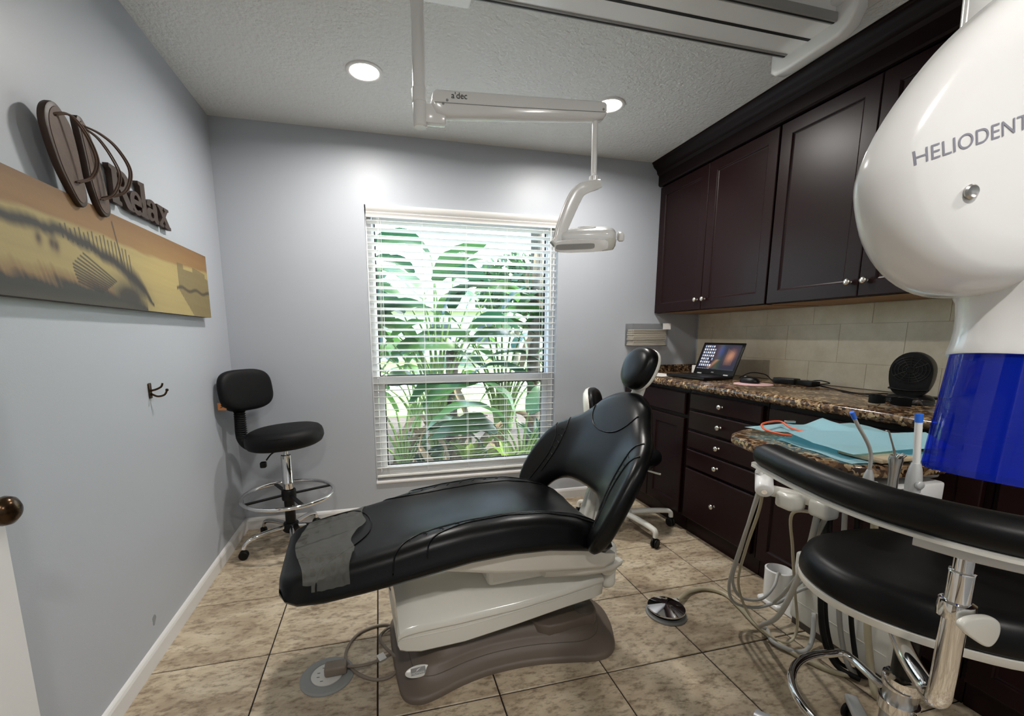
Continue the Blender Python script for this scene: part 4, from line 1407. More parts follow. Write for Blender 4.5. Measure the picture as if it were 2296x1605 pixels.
for nm, loops, x0, w, dy in serif_letters():
    me = shape_mesh([[(p[0] * 0.128 + x0 * 0.1255, (p[1] + dy) * 0.122) for p in lp] for lp in loops], 0.008, 0.0008)
    o = obj('letter', me, 'art_brown', rl)
    place(o, (0.013, 0, 0), (0, 1, 0), (0, 0, 1))

# coat hook
hk = thing('coat_hook', 'small bronze double coat hook on the left wall', 'hook', (XL, 0.674, 1.006))
obj('hook_plate', bx(0.0005, 0.006, -0.010, 0.010, -0.018, 0.042, 0.003), 'bronze', hk, smooth=40)
obj('upper_prong', tube([(0.005, 0, 0.012), (0.022, 0, 0.016), (0.040, 0.003, 0.026), (0.046, 0.004, 0.040)], lambda t: 0.0042 - 0.0008 * t, n=10), 'bronze', hk, smooth=True)
obj('lower_prong', tube([(0.005, 0, 0.0), (0.022, 0.01, -0.012), (0.040, 0.022, -0.008), (0.048, 0.028, 0.008)], lambda t: 0.0042 - 0.0008 * t, n=10), 'bronze', hk, smooth=True)
obj('prong_tip', lathe([(0, -0.006), (0.005, -0.003), (0.006, 0.001), (0.004, 0.005), (0, 0.006)], 12, mat4=Matrix.Translation((0.0485, 0.028, 0.010))), 'bronze', hk, smooth=True)

# ================================================================== DRAFTING STOOL
ds = thing('drafting_stool', 'black drafting stool with chrome foot ring in the room corner', 'stool', (-0.494, 1.378, 0))
obj('seat', pad(0.208, 0.205, 0.100, 2.25, 44, mat4=Matrix.Translation((0.008, 0, 0.610)) @ Matrix.Rotation(math.radians(-4), 4, 'Y')), 'fabric_black', ds, smooth=60)
obj('seat_band', tube([(0.202 * math.cos(a), 0.199 * math.sin(a), 0.685 + 0.012 * math.cos(a)) for a in [k * PI / 16 for k in range(32)]], 0.003, n=6, sub=1, closed=True), 'fabric_black', ds, smooth=True)
fa = math.radians(-35)   # the seat faces the window side
def dsr(u, v, z):
    return (u * math.cos(fa) - v * math.sin(fa), u * math.sin(fa) + v * math.cos(fa), z)
bdir = Vector((0.80, -0.60, 0.0)).normalized()
side = Vector((0.60, 0.80, 0.0)).normalized()
bc = Vector((-0.203, 0.074, 0.925))
b = pad(0.165, 0.118, 0.060, 3.2, 44)
upv = Vector((-0.12, 0.09, 0.985)).normalized()
nrm = side.cross(upv)
sd = upv.cross(nrm)
for v in b.verts:
    x, y, z_ = v.co
    bend = 0.55 * x * x
    v.co = bc + sd * x + upv * y + nrm * (z_ - 0.03) * 1.0 + nrm * bend if nrm.dot(bdir) > 0 else bc + sd * x + upv * y - nrm * (z_ - 0.03) - nrm * bend
obj('backrest', b, 'fabric_black', ds, smooth=60)
obj('back_stem', tube([(-0.06, 0.0, 0.600), (-0.17, 0.010, 0.604), (-0.226, 0.022, 0.65), (-0.236, 0.045, 0.76), (-0.238, 0.075, 0.87)], 0.0275, n=14, sub=10), 'rubber_black', ds, smooth=True)
bb = None
for k in range(14):
    zz = 0.66 + 0.012 * k
    bb = lathe([(0.0285, -0.003), (0.0315, 0.0), (0.0285, 0.003)], 16, bm=bb, mat4=Matrix.Translation((-0.227 - 0.009 * k / 13, 0.024 + 0.028 * k / 13, zz)))
obj('bellows', bb, 'rubber_black', ds, smooth=50)
tg = obj('price_tag', bx(-0.001, 0.001, -0.022, 0.022, -0.022, 0.018), 'tag_orange', ds)
tg.location = (-0.288, -0.052, 0.853)
tg.rotation_euler = (0, 0, 1.45)
obj('tag_mark', tube([(-0.0016, -0.008, 0.008), (-0.0016, 0.004, 0.004), (-0.0016, -0.004, -0.002), (-0.0016, 0.008, -0.008)], 0.0018, n=6), 'text_dark', tg)
obj('seat_plate', bx(-0.07, 0.07, -0.07, 0.07, 0.590, 0.612, 0.004), 'plastic_black', ds)
obj('gas_rod', cyl((0, 0, 0.52), (0, 0, 0.595), 0.0125, n=16), 'chrome', ds, smooth=50)
obj('gas_column', lathe([(0.0, 0.33), (0.0285, 0.33), (0.0285, 0.375), (0.030, 0.377), (0.030, 0.385), (0.0285, 0.387), (0.0285, 0.548), (0.025, 0.552), (0, 0.552)], 26), 'chrome', ds, smooth=40)
obj('lower_column', lathe([(0.0, 0.10), (0.029, 0.10), (0.029, 0.345), (0.0, 0.345)], 26), 'plastic_black', ds, smooth=40)
obj('lever', tube([(-0.02, -0.02, 0.588), (-0.06, -0.06, 0.575), (-0.085, -0.085, 0.545)], 0.004, n=8), 'plastic_black', ds, smooth=True)
obj('lever_paddle', box((-0.098, -0.098, 0.525), (0.032, 0.032, 0.034), 0.008, 3), 'plastic_black', ds, smooth=40)
obj('foot_ring', tube([(0.248 * math.cos(a), 0.248 * math.sin(a), 0.312) for a in [k * PI / 20 for k in range(40)]], 0.0115, n=14, sub=1, closed=True), 'chrome', ds, smooth=True)
obj('ring_hub', lathe([(0.0, 0.28), (0.038, 0.28), (0.040, 0.285), (0.040, 0.335), (0.036, 0.342), (0, 0.342)], 24), 'plastic_black', ds, smooth=40)
for k in range(4):
    a = math.radians(28 + 90 * k)
    c, s = math.cos(a), math.sin(a)
    obj('ring_spoke', tube([(0.03 * c, 0.03 * s, 0.311), (0.24 * c, 0.24 * s, 0.307)], 0.001, sub=1, shape=[(11, 4), (-11, 4), (-11, -4), (11, -4)], up=(0, 0, 1)), 'plastic_black', ds)

def caster(t, x, y, r, m='rubber_black', ang=0.0, stem=0.0):
    ax = Vector((math.cos(ang), math.sin(ang), 0))
    b = None
    for s in (-1, 1):
        p0 = Vector((x, y, r)) + ax * (0.004 * s)
        p1 = Vector((x, y, r)) + ax * (0.018 * s)
        b = cyl(p0, p1, r, n=20, bm=b, bev=0.004)
    b = box((x, y, r + 0.012), (0.022, 0.022, r * 1.25), 0.004, 2, bm=b)
    o = obj('caster', b, m, t, smooth=40)
    obj('caster_stem', cyl((x, y, r * 1.4), (x, y, r * 2.0 + stem), 0.007, n=10), 'chrome', o)
    return o

obj('base_hub', lathe([(0.0, 0.085), (0.040, 0.085), (0.048, 0.095), (0.048, 0.120), (0.040, 0.138), (0.030, 0.142), (0, 0.142)], 28), 'plastic_black', ds, smooth=40)
for k in range(5):
    a = math.radians(210 + 72 * k)
    c, s = math.cos(a), math.sin(a)
    obj('base_leg', tube([(0.03 * c, 0.03 * s, 0.118), (0.12 * c, 0.12 * s, 0.116), (0.20 * c, 0.20 * s, 0.106), (0.245 * c, 0.245 * s, 0.088), (0.262 * c, 0.262 * s, 0.055)], lambda t: 0.0145 - 0.003 * t, n=12, sub=7), 'chrome', ds, smooth=True)
    caster(ds, 0.263 * c, 0.263 * s, 0.025, ang=a + 1.1)

# ================================================================== STOOL BEHIND THE CHAIR
dq = thing('dentist_stool', 'black dentist stool on a white five-star base behind the patient chair', 'stool', (1.545, 1.10, 0))
obj('seat', pad(0.205, 0.205, 0.085, 2.2, 40, mat4=Matrix.Translation((0, 0, 0.44))), 'vinyl_black', dq, smooth=60)
obj('seat_shell', lathe([(0.0, 0.405), (0.12, 0.41), (0.17, 0.425), (0.178, 0.442), (0.0, 0.445)], 36), 'plastic_black', dq, smooth=50)
obj('column', cyl((0, 0, 0.11), (0, 0, 0.41), 0.026, n=20), 'plastic_black', dq, smooth=50)
obj('lever', tube([(0.05, -0.05, 0.41), (0.10, -0.14, 0.40), (0.12, -0.19, 0.40)], 0.006, n=8), 'cream_matt', dq, smooth=True)
obj('back_bar', tube([(-0.10, -0.02, 0.42), (-0.22, -0.03, 0.425), (-0.285, -0.035, 0.50), (-0.300, -0.035, 0.65), (-0.29, -0.035, 0.76)], 0.013, n=12), 'cream_matt', dq, smooth=True)
def dqback(lv, m, nm, par):
    b = loft([[(x * s, y * s, z_) for x, y in sup(36, 0.155, 0.135, 2.6)] for z_, s in lv])
    c0 = Vector((-0.252, 0.02, 0.775))
    n_ = Vector((0.79, -0.60, 0.10)).normalized()
    tg_ = Vector((0.60, 0.79, 0.0)).normalized()
    u_ = n_.cross(tg_)
    u_ = u_ if u_.z > 0 else -u_
    for v in b.verts:
        x, y, z_ = v.co
        q = c0 + tg_ * x + u_ * y + n_ * (z_ + 0.9 * x * x)
        v.co = q
    return obj(nm, b, m, par, smooth=60)
qb = dqback([(0.0, 0.92), (0.006, 1.0), (0.026, 1.0), (0.040, 0.93), (0.048, 0.75), (0.050, 0.4)], 'vinyl_black', 'backrest', dq)
dqback([(-0.030, 0.55), (-0.026, 0.86), (-0.012, 0.99), (0.0, 1.02), (0.006, 1.01)], 'cream', 'back_shell', qb)
obj('base_hub', lathe([(0, 0.06), (0.045, 0.06), (0.05, 0.07), (0.05, 0.11), (0.04, 0.125), (0, 0.125)], 24), 'cream_matt', dq, smooth=40)
for k in range(5):
    a = math.radians(-85.5 + 72 * k)
    c, s = math.cos(a), math.sin(a)
    obj('base_leg', tube([(0.03 * c, 0.03 * s, 0.098), (0.16 * c, 0.16 * s, 0.106), (0.272 * c, 0.272 * s, 0.105), (0.305 * c, 0.305 * s, 0.095), (0.310 * c, 0.310 * s, 0.062)], lambda t: (0.019 - 0.005 * t, 0.015 - 0.003 * t), sub=6, shape=sup(12, 1, 1, 3.5), up=(0.001, 0, 1)), 'cream_matt', dq, smooth=50)
    caster(dq, 0.310 * c, 0.310 * s, 0.028, ang=a + 0.4)

# ================================================================== FOOT CONTROL
fc = thing('foot_control', 'round chrome foot control on a grey base with a beige hose', 'foot control', (1.246, 0.245, 0))
obj('base_ring', lathe([(0, 0), (0.086, 0), (0.087, 0.006), (0.082, 0.011), (0.070, 0.012), (0, 0.012)], 44), 'outlet_grey', fc, smooth=40)
obj('skirt', lathe([(0.06, 0.012), (0.070, 0.012), (0.073, 0.018), (0.073, 0.026), (0.06, 0.028)], 40), 'rubber_black', fc, smooth=40)
obj('disc', lathe([(0, 0.026), (0.079, 0.026), (0.080, 0.029), (0.079, 0.033), (0.045, 0.042), (0.012, 0.049), (0.004, 0.050), (0, 0.050)], 44), 'chrome', fc, smooth=25)
obj('hose_port', bx(0.055, 0.085, 0.018, 0.048, 0.012, 0.034, 0.006, 3), 'badge', fc, smooth=40)
obj('port_ring', cyl((0.083, 0.036, 0.026), (0.092, 0.039, 0.027), 0.0075, n=14), 'chrome', fc, smooth=40)
O2 = Vector((1.246, 0.245, 0))
hp = [(1.337, 0.283, 0.027), (1.385, 0.310, 0.025), (1.45, 0.345, 0.014), (1.537, 0.350, 0.012), (1.60, 0.29, 0.010), (1.585, 0.18, 0.010), (1.562, 0.085, 0.010), (1.552, -0.027, 0.010), (1.565, -0.12, 0.010), (1.62, -0.22, 0.010), (1.69, -0.26, 0.018)]
obj('hose', tube([Vector(p) - O2 for p in hp], 0.0095, n=12), 'hose_beige', fc, smooth=True)

# ================================================================== WORKTOP ITEMS
CT = 0.9495
def screen_rgb(s, t):
    c = np.zeros(s.shape + (3,))
    c[:] = (0.006, 0.006, 0.016)
    c += np.stack([0.02 * np.exp(-((s - 0.45) / 0.1) ** 2), 0.02 * np.exp(-((s - 0.5) / 0.1) ** 2), 0.06 * np.exp(-((s - 0.52) / 0.08) ** 2 - ((t - 0.75) / 0.25) ** 2)], -1)
    glow = np.exp(-((s - 0.80 - 0.10 * (t - 0.5)) / 0.10) ** 2 - ((t - 0.55) / 0.22) ** 2)
    c += glow[..., None] * np.array([0.16, 0.07, 0.03])
    for k in range(6):
        c += (np.exp(-((s - 0.70 - 0.035 * k) / 0.006) ** 2) * (t > 0.2) * (t < 0.85 - 0.03 * k))[..., None] * np.array([0.06, 0.03, 0.012])
    c += (np.exp(-((s - 0.30 - 0.5 * t) / 0.05) ** 2) * (t < 0.4))[..., None] * np.array([0.10, 0.05, 0.025])
    for i in range(6):
        for j in range(7):
            if (i * 7 + j * 3) % 5 == 0 and i > 3:
                continue
            x, y = 0.05 + 0.058 * i, 0.93 - 0.128 * j
            if x > 0.38 - 0.0 * j:
                continue
            c[(np.abs(s - x) < 0.017) & (np.abs(t - y) < 0.030)] = (0.42, 0.44, 0.48) if (i + j) % 3 else (0.20, 0.25, 0.36)
            c[(np.abs(s - x) < 0.020) & (np.abs(t - y + 0.05) < 0.006)] = (0.25, 0.25, 0.25)
    c[t < 0.035] = (0.012, 0.014, 0.02)
    c[(t < 0.028) & (t > 0.010) & (np.sin(s * 120) > 0.3) & (s < 0.35)] = (0.2, 0.22, 0.25)
    return np.clip(c, 0, 1)

lpA = Vector((0.06, -0.998, 0)).normalized()          # along the hinge
lpB = Vector((0, 0, 1)).cross(lpA) * -1                 # towards the user (-x side)
lp = thing('laptop', 'open black laptop with lit desktop screen on the granite worktop', 'laptop', (2.182, 1.140, CT))
ang = math.atan2(lpA.y, lpA.x)
lp.rotation_euler = (0, 0, ang)                          # local +x along hinge to the camera side, local -y to the user? handled below
sgn = -1.0 if (Matrix.Rotation(ang, 3, 'Z') @ Vector((0, 1, 0))).x > 0 else 1.0
LW, LD = 0.335, 0.228
obj('base', bx(-LW / 2, LW / 2, min(0, sgn * LD), max(0, sgn * LD), 0.003, 0.020, 0.005, 3), 'plastic_black', lp, smooth=40)
kb_ = obj('keyboard', bx(-0.145, 0.145, min(sgn * 0.025, sgn * 0.125), max(sgn * 0.025, sgn * 0.125), 0.0201, 0.0213), 'rubber_black', lp)
obj('touchpad', bx(-0.045, 0.045, min(sgn * 0.145, sgn * 0.205), max(sgn * 0.145, sgn * 0.205), 0.0201, 0.0207), 'gasket_black', lp)
lean = 0.38
up_l = Vector((0, -sgn * math.sin(lean), math.cos(lean)))
nr_l = Vector((0, sgn * math.cos(lean), math.sin(lean)))
lid = box((0, 0, 0.112), (LW, 0.009, 0.222), 0.003, 2)
for v in lid.verts:
    x, y, z_ = v.co
    v.co = Vector((x, 0, 0.018)) + up_l * z_ + nr_l * (-sgn * 0 + y * 1.0)
ld = obj('lid', lid, 'plastic_black', lp, smooth=40)
sc_ = print_grid('screen', 0.300, 0.172, 300, 180, screen_rgb, 'screen_print', ld)
flip = (Matrix.Rotation(ang, 3, 'Z') @ Vector((1, 0, 0))).y < 0
xa = Vector((1, 0, 0)) if flip else Vector((-1, 0, 0))
place(sc_, Vector((-0.150 * xa.x, 0, 0.018)) + up_l * 0.036 + nr_l * 0.0052, xa, up_l)
tx = obj('lettering', text_mesh('DELL', 0.010, 0.0001), 'badge', ld)
place(tx, Vector((-0.013 * xa.x, 0, 0.018)) + up_l * 0.013 + nr_l * 0.0050, xa, up_l)
for x in (-0.11, 0.11):
    obj('hinge', cyl((x - 0.018, 0, 0.021), (x + 0.018, 0, 0.021), 0.006, n=12), 'silver_paint', lp, smooth=50)
wb_ = obj('white_box', bx(2.255, 2.285, 1.395, 1.43, CT, CT + 0.062, 0.003), 'paper_white')
tag(wb_, 'small white carton behind the laptop hinge on the worktop', 'box')
pa = obj('paper_sheet', box((1.975, 1.42, CT + 0.001), (0.19, 0.26, 0.0012), 0, rot=Matrix.Rotation(0.15, 3, 'Z')), 'paper_white')
tag(pa, 'white sheet of paper beside the laptop at the worktop end', 'paper')
mp_ = obj('mouse_pad', lathe([(0, 0), (0.098, 0), (0.099, 0.0015), (0.097, 0.003), (0, 0.003)], 44, mat4=Matrix.Translation((2.105, 0.735, CT))), 'pink_pad', smooth=40)
tag(mp_, 'round pink mouse pad on the worktop', 'mouse pad')
ms = thing('computer_mouse', 'black computer mouse on the pink pad', 'mouse', (2.12, 0.775, CT + 0.0032), 0.3)
b = loft([[(x * s, y * s, z_) for x, y in sup(28, 0.031, 0.054, 2.5)] for z_, s in ((0, 0.93), (0.004, 1.0), (0.012, 0.99), (0.022, 0.90), (0.030, 0.72), (0.034, 0.45), (0.0355, 0.15))])
obj('shell', b, 'plastic_black', ms, smooth=True)
obj('wheel', cyl((-0.004, 0.026, 0.031), (0.004, 0.026, 0.031), 0.006, n=14), 'equip_grey', ms, smooth=40)

ad = thing('laptop_charger', 'black laptop power brick with cables along the backsplash', 'charger', (2.31, 0.66, CT))
obj('brick', box((0, 0.05, 0.017), (0.062, 0.12, 0.032), 0.006, 3, rot=Matrix.Rotation(0.2, 3, 'Z')), 'plastic_black', ad, smooth=40)
obj('second_brick', box((0.01, -0.075, 0.015), (0.055, 0.10, 0.028), 0.006, 3, rot=Matrix.Rotation(-0.15, 3, 'Z')), 'plastic_black', ad, smooth=40)
def cable(pts, o, r=0.0028, par=None, m='rubber_black'):
    return obj('cable', tube([Vector(p) - Vector(o) for p in pts], r, n=8), m, par, smooth=True)
oo = (2.31, 0.66, CT)
cable([(2.25, 0.985, CT + 0.012), (2.34, 0.99, CT + 0.040), (2.41, 0.95, CT + 0.030), (2.37, 0.86, CT + 0.004), (2.33, 0.79, CT + 0.012), (2.32, 0.765, CT + 0.016)], oo, par=ad)
cable([(2.315, 0.545, CT + 0.014), (2.36, 0.50, CT + 0.022), (2.38, 0.57, CT + 0.030), (2.36, 0.60, CT + 0.020), (2.31, 0.47, CT + 0.006), (2.27, 0.36, CT + 0.003), (2.24, 0.25, CT + 0.004), (2.27, 0.17, CT + 0.012), (2.36, 0.10, CT + 0.006)], oo, par=ad)
cable([(2.33, 0.60, CT + 0.03), (2.34, 0.54, CT + 0.006), (2.29, 0.42, CT + 0.003), (2.22, 0.29, CT + 0.003), (2.21, 0.22, CT + 0.006), (2.29, 0.13, CT + 0.003), (2.40, 0.05, CT + 0.003)], oo, 0.0022, par=ad)

# black desk fan: hooded drum on a round foot
fn = thing('desk_fan', 'black hooded desk fan on the worktop beside the x-ray cone', 'fan', (2.14, 0.0, CT))
obj('foot', lathe([(0, 0), (0.072, 0), (0.076, 0.006), (0.074, 0.022), (0.066, 0.032), (0.058, 0.036), (0, 0.036)], 40), 'plastic_black', fn, smooth=40)
fdir = Vector((-0.93, -0.36, 0.0))
fsd = Vector((0.36, -0.93, 0.0))
def fbody(lv):
    secs = []
    for d, s in lv:
        P = []
        for k in range(36):
            a = 2 * PI * k / 36
            x = 0.066 * math.cos(a)
            y = 0.080 * math.sin(a)
            if y < 0:
                x = math.copysign(0.066 * abs(math.cos(a)) ** 0.45, math.cos(a))
                y = 0.095 * math.sin(a)
            q = Vector((0, 0, 0.128)) + fsd * (x * s) + Vector((0, 0, 1)) * (y * s) + fdir * d
            P.append(q)
        secs.append(P)
    return loft(secs)
fb = obj('drum', fbody([(-0.078, 0.55), (-0.072, 0.78), (-0.050, 0.94), (-0.01, 1.0), (0.035, 1.0), (0.043, 0.985)]), 'plastic_black', fn, smooth=50)
for k, rr in enumerate((0.012, 0.024, 0.036, 0.047, 0.057)):
    obj('grille_ring', tube([Vector((0, 0, 0.138)) + fdir * (0.049 - 0.00 * k) + fsd * (rr * math.cos(a)) + Vector((0, 0, rr * 0.88 * math.sin(a))) for a in [j * PI / 14 for j in range(28)]], 0.0016, n=6, sub=1, closed=True), 'rubber_black', fb, smooth=True)
for k in range(12):
    a = 2 * PI * k / 12
    q = Vector((0, 0, 0.138)) + fdir * 0.049
    obj('grille_bar', cyl(q + fsd * (0.016 * math.cos(a)) + Vector((0, 0, 0.014 * math.sin(a))), q + fsd * (0.057 * math.cos(a)) + Vector((0, 0, 0.055 * math.sin(a))), 0.0013, n=6), 'rubber_black', fb)
obj('control_lip', tube([Vector((0, 0, 0.062)) + fdir * 0.044 + fsd * (-0.06), Vector((0, 0, 0.056)) + fdir * 0.052, Vector((0, 0, 0.062)) + fdir * 0.044 + fsd * 0.06], lambda t: (0.006, 0.004), n=8), 'plastic_black', fn, smooth=True)
cable([(2.19, -0.05, CT + 0.02), (2.30, -0.08, CT + 0.035), (2.38, -0.14, CT + 0.06), (2.43, -0.20, CT + 0.05)], (2.14, 0.0, CT), 0.003, par=fn)

def glasses(name, label, cat, loc, rz, lens, frame, sc=1.0):
    t = thing(name, label, cat, loc, rz)
    for s in (-1, 1):
        b = bmesh.new()
        n = 10
        rows = []
        for j in range(6):
            r_ = []
            for i in range(n + 1):
                a = i / n
                x = s * (0.008 + 0.062 * a)
                h0 = 0.003 + 0.010 * (1 - a) ** 2 + 0.006 * a * a
                h1 = 0.046 - 0.008 * a * a - 0.004 * (1 - a)
                zz = h0 + (h1 - h0) * j / 5
                y = -0.55 * (abs(x) ** 2) * 7.0 * sc * -1 + 0.10 * (zz - 0.02) ** 2 * 20
                r_.append(b.verts.new((x, y, zz)))
            rows.append(r_)
        for p, q in zip(rows, rows[1:]):
            for i in range(n):
                b.faces.new((p[i], p[i + 1], q[i + 1], q[i]))
        bmesh.ops.solidify(b, geom=b.faces[:], thickness=0.0018)
        obj('lens', b, lens, t, smooth=60)
        obj('temple_arm', tube([(s * 0.070, 0.019, 0.038), (s * 0.072, 0.07, 0.036), (s * 0.066, 0.115, 0.026), (s * 0.060, 0.135, 0.006)], lambda q: (0.0016, 0.005 - 0.002 * q), n=8), frame, t, smooth=True)
    obj('brow_bar', tube([(-0.070, 0.019, 0.040), (-0.04, 0.007, 0.047), (0, 0.001, 0.040), (0.04, 0.007, 0.047), (0.070, 0.019, 0.040)], 0.0022, n=8), frame, t, smooth=True)
    obj('bridge', tube([(-0.011, 0.002, 0.026), (0, -0.002, 0.034), (0.011, 0.002, 0.026)], 0.0018, n=8), frame, t, smooth=True)
    return t
glasses('sunglasses', 'dark wraparound glasses in front of the desk fan', 'glasses', (1.955, -0.045, CT), -1.33, 'plastic_black', 'plastic_black').scale = (0.95, 0.72, 0.95)
glasses('safety_glasses', 'clear safety glasses at the worktop edge by the x-ray cone', 'glasses', (1.915, -0.235, CT), -1.15, 'clear_lens', 'acrylic')

# acrylic holder with folded paper towels on the window wall
hb = thing('towel_holder', 'clear acrylic wall holder with folded paper towels beside the wall cabinet', 'towel holder', (1.99, YB, 1.147))
ac = bx(-0.148, 0.148, -0.102, -0.099, 0.0, 0.165)
bx(-0.148, -0.145, -0.099, -0.001, 0.0, 0.165, bm=ac)
bx(0.145, 0.148, -0.099, -0.001, 0.0, 0.165, bm=ac)
bx(-0.145, 0.145, -0.099, -0.001, 0.0, 0.003, bm=ac)
bx(-0.145, 0.145, -0.004, -0.001, 0.003, 0.165, bm=ac)
obj('acrylic_box', ac, 'acrylic', hb)
zz = 0.004
for k in range(9):
    h = 0.0125 + 0.002 * math.sin(k * 2.3)
    w = 0.140 - 0.003 * ((k * 7) % 3)
    b = bx(-w, w + 0.003 * math.sin(k * 5), -0.096, -0.008, zz, zz + h, 0.0045, 2)
    for v in b.verts:
        v.co.z += 0.0025 * math.sin(v.co.x * 23 + k * 1.3)
    obj('folded_towel', b, 'paper_towel', hb, smooth=40)
    zz += h + 0.0004
obj('white_label', bx(0.100, 0.166, -0.1035, -0.1025, 0.122, 0.166), 'paper_white', hb)

# ================================================================== INSTRUMENT SHELF
iz = thing('instrument_shelf', 'rounded brown granite instrument shelf with white holder bar in front of the cabinets', 'shelf', (1.53, -0.2, 0))
OI = Vector((1.53, -0.2, 0))
gp = [(1.252, -0.075), (1.285, 0.005), (1.38, 0.055), (1.53, 0.085), (1.70, 0.062), (1.808, -0.03), (1.815, -0.20), (1.790, -0.36), (1.69, -0.435), (1.53, -0.462), (1.38, -0.447), (1.270, -0.375), (1.228, -0.22)]
P = [(p.x - OI.x, p.y - OI.y) for p in spline([(x, y, 0) for x, y in gp], 5, True)]
obj('granite_top', prism(P, 0.838, 0.871, 0.010, 4), 'granite', iz, smooth=40)
obj('support_box', bx(-0.10, 0.315, -0.10, 0.20, 0.755, 0.837, 0.008), 'equip_grey', iz)
obj('support_arm', bx(0.20, 0.318, -0.02, 0.12, 0.60, 0.756, 0.006), 'equip_grey', iz)
obj('holder_box', bx(-0.16, 0.06, -0.255, -0.10, 0.74, 0.815, 0.008), 'equip_white', iz, smooth=40)
hbar = tube([Vector(p) - OI for p in ((1.205, -0.245, 0.752), (1.235, -0.30, 0.752), (1.265, -0.37, 0.752), (1.32, -0.45, 0.758), (1.42, -0.495, 0.765))], 0.001, shape=[(x * 10, y * 17) for x, y in sup(12, 1, 1, 4)], up=(0, 0, 1))
obj('holder_bar', hbar, 'cream', iz, smooth=50)
obj('bar_knuckle', bx(1.190 - OI.x, 1.250 - OI.x, -0.335 - OI.y, -0.275 - OI.y, 0.715, 0.765, 0.012, 3), 'cream', iz, smooth=40)
obj('bar_block', bx(1.232 - OI.x, 1.285 - OI.x, -0.405 - OI.y, -0.345 - OI.y, 0.712, 0.765, 0.012, 3), 'cream', iz, smooth=40)
# swivel knuckle with three handpiece cradles at the left end
obj('end_barrel', cyl(Vector((1.168, -0.262, 0.757)) - OI, Vector((1.232, -0.195, 0.792)) - OI, 0.025, n=24, bev=0.005), 'equip_white', iz, smooth=50)
obj('end_screw', cyl(Vector((1.1655, -0.2645, 0.7556)) - OI, Vector((1.168, -0.262, 0.757)) - OI, 0.008, n=14), 'chrome', iz, smooth=50)
for k in range(3):
    c0 = Vector((1.205 + 0.022 * k, -0.215 + 0.020 * k, 0.800 + 0.008 * k)) - OI
    obj('cradle', tube([c0 + Vector((-0.020, -0.014, 0.014)), c0 + Vector((-0.012, -0.006, -0.006)), c0 + Vector((0.012, 0.006, -0.006)), c0 + Vector((0.018, 0.014, 0.016))], 0.0065, n=10), 'equip_white', iz, smooth=True)
    obj('cradle_ring', lathe([(0.012, -0.012), (0.0165, -0.012), (0.0175, 0.0), (0.0165, 0.012), (0.012, 0.012)], 18, mat4=Matrix.Translation(c0) @ Matrix.Rotation(0.5, 4, 'Y')), 'hose_grey', iz, smooth=50)
# cradles along the near edge
for x, y in ((1.245, -0.487), (1.318, -0.495), (1.384, -0.500)):
    obj('cradle', lathe([(0.014, 0.0), (0.019, 0.0), (0.020, 0.012), (0.019, 0.026), (0.014, 0.026), (0.014, 0.0)], 22, mat4=Matrix.Translation(Vector((x, y, 0.795)) - OI)), 'equip_white', iz, smooth=40)
obj('cradle_rail', tube([Vector(p) - OI for p in ((1.225, -0.465, 0.806), (1.31, -0.474, 0.806), (1.42, -0.480, 0.806))], 0.001, shape=[(x * 9, y * 13) for x, y in sup(12, 1, 1, 4)], up=(0, 0, 1)), 'equip_white', iz, smooth=50)

# instruments standing in the cradles
def tool(name, label, cat, base):
    return thing(name, label, cat, base)
t = tool('saliva_ejector', 'bent clear saliva ejector with blue tip left of the syringe', 'suction tip', (1.245, -0.487, 0.80))
obj('valve', lathe([(0, 0), (0.0105, 0), (0.0125, 0.010), (0.0125, 0.055), (0.010, 0.075), (0.0055, 0.088), (0, 0.088)], 20), 'silver_paint', t, smooth=50)
obj('valve_knob', cyl((0.010, -0.004, 0.05), (0.022, -0.008, 0.05), 0.007, n=14, bev=0.002), 'silver_paint', t, smooth=50)
obj('straw', tube([(0, 0, 0.085), (-0.002, 0.0, 0.125), (-0.020, 0, 0.16), (-0.058, 0, 0.205), (-0.074, 0, 0.226)], 0.0042, n=10), 'hose_grey', t, smooth=True)
obj('tip', tube([(-0.072, 0, 0.2235), (-0.084, 0, 0.240)], 0.0052, n=10, sub=1), 'tip_blue', t, smooth=50)['label'] = 'blue plastic tip'
t = tool('air_water_syringe', 'steel air and water syringe between the two suction tips', 'syringe', (1.318, -0.495, 0.80))
obj('barrel', lathe([(0, 0), (0.010, 0), (0.0115, 0.02), (0.0105, 0.06), (0.013, 0.095), (0.015, 0.112), (0.013, 0.122), (0, 0.124)], 20), 'steel', t, smooth=50)
obj('button', cyl((0.008, -0.006, 0.119), (0.012, -0.010, 0.127), 0.006, n=14), 'chrome', t, smooth=50)
obj('button', cyl((-0.006, -0.008, 0.119), (-0.006, -0.013, 0.127), 0.006, n=14), 'chrome', t, smooth=50)
obj('nozzle', tube([(-0.004, 0, 0.12), (-0.012, 0, 0.138), (-0.030, 0, 0.172), (-0.038, 0, 0.186), (-0.048, 0, 0.189)], lambda q: 0.0042 - 0.0022 * min(1, 3 * q), n=10), 'steel', t, smooth=True)
t = tool('suction_wand', 'white high-volume suction tip with blue end in a grey handle', 'suction tip', (1.384, -0.500, 0.80))
obj('handle', lathe([(0, -0.01), (0.012, -0.01), (0.0145, 0.0), (0.0165, 0.035), (0.0165, 0.06), (0.013, 0.085), (0.0095, 0.098), (0, 0.098)], 22), 'silver_paint', t, smooth=50)
obj('thumb_valve', cyl((-0.004, -0.012, 0.045), (-0.006, -0.0215, 0.045), 0.011, n=18, bev=0.002), 'silver_paint', t, smooth=50)
obj('tube', cyl((0, 0, 0.094), (-0.014, 0.0, 0.208), 0.0078, n=18), 'equip_white', t, smooth=50)
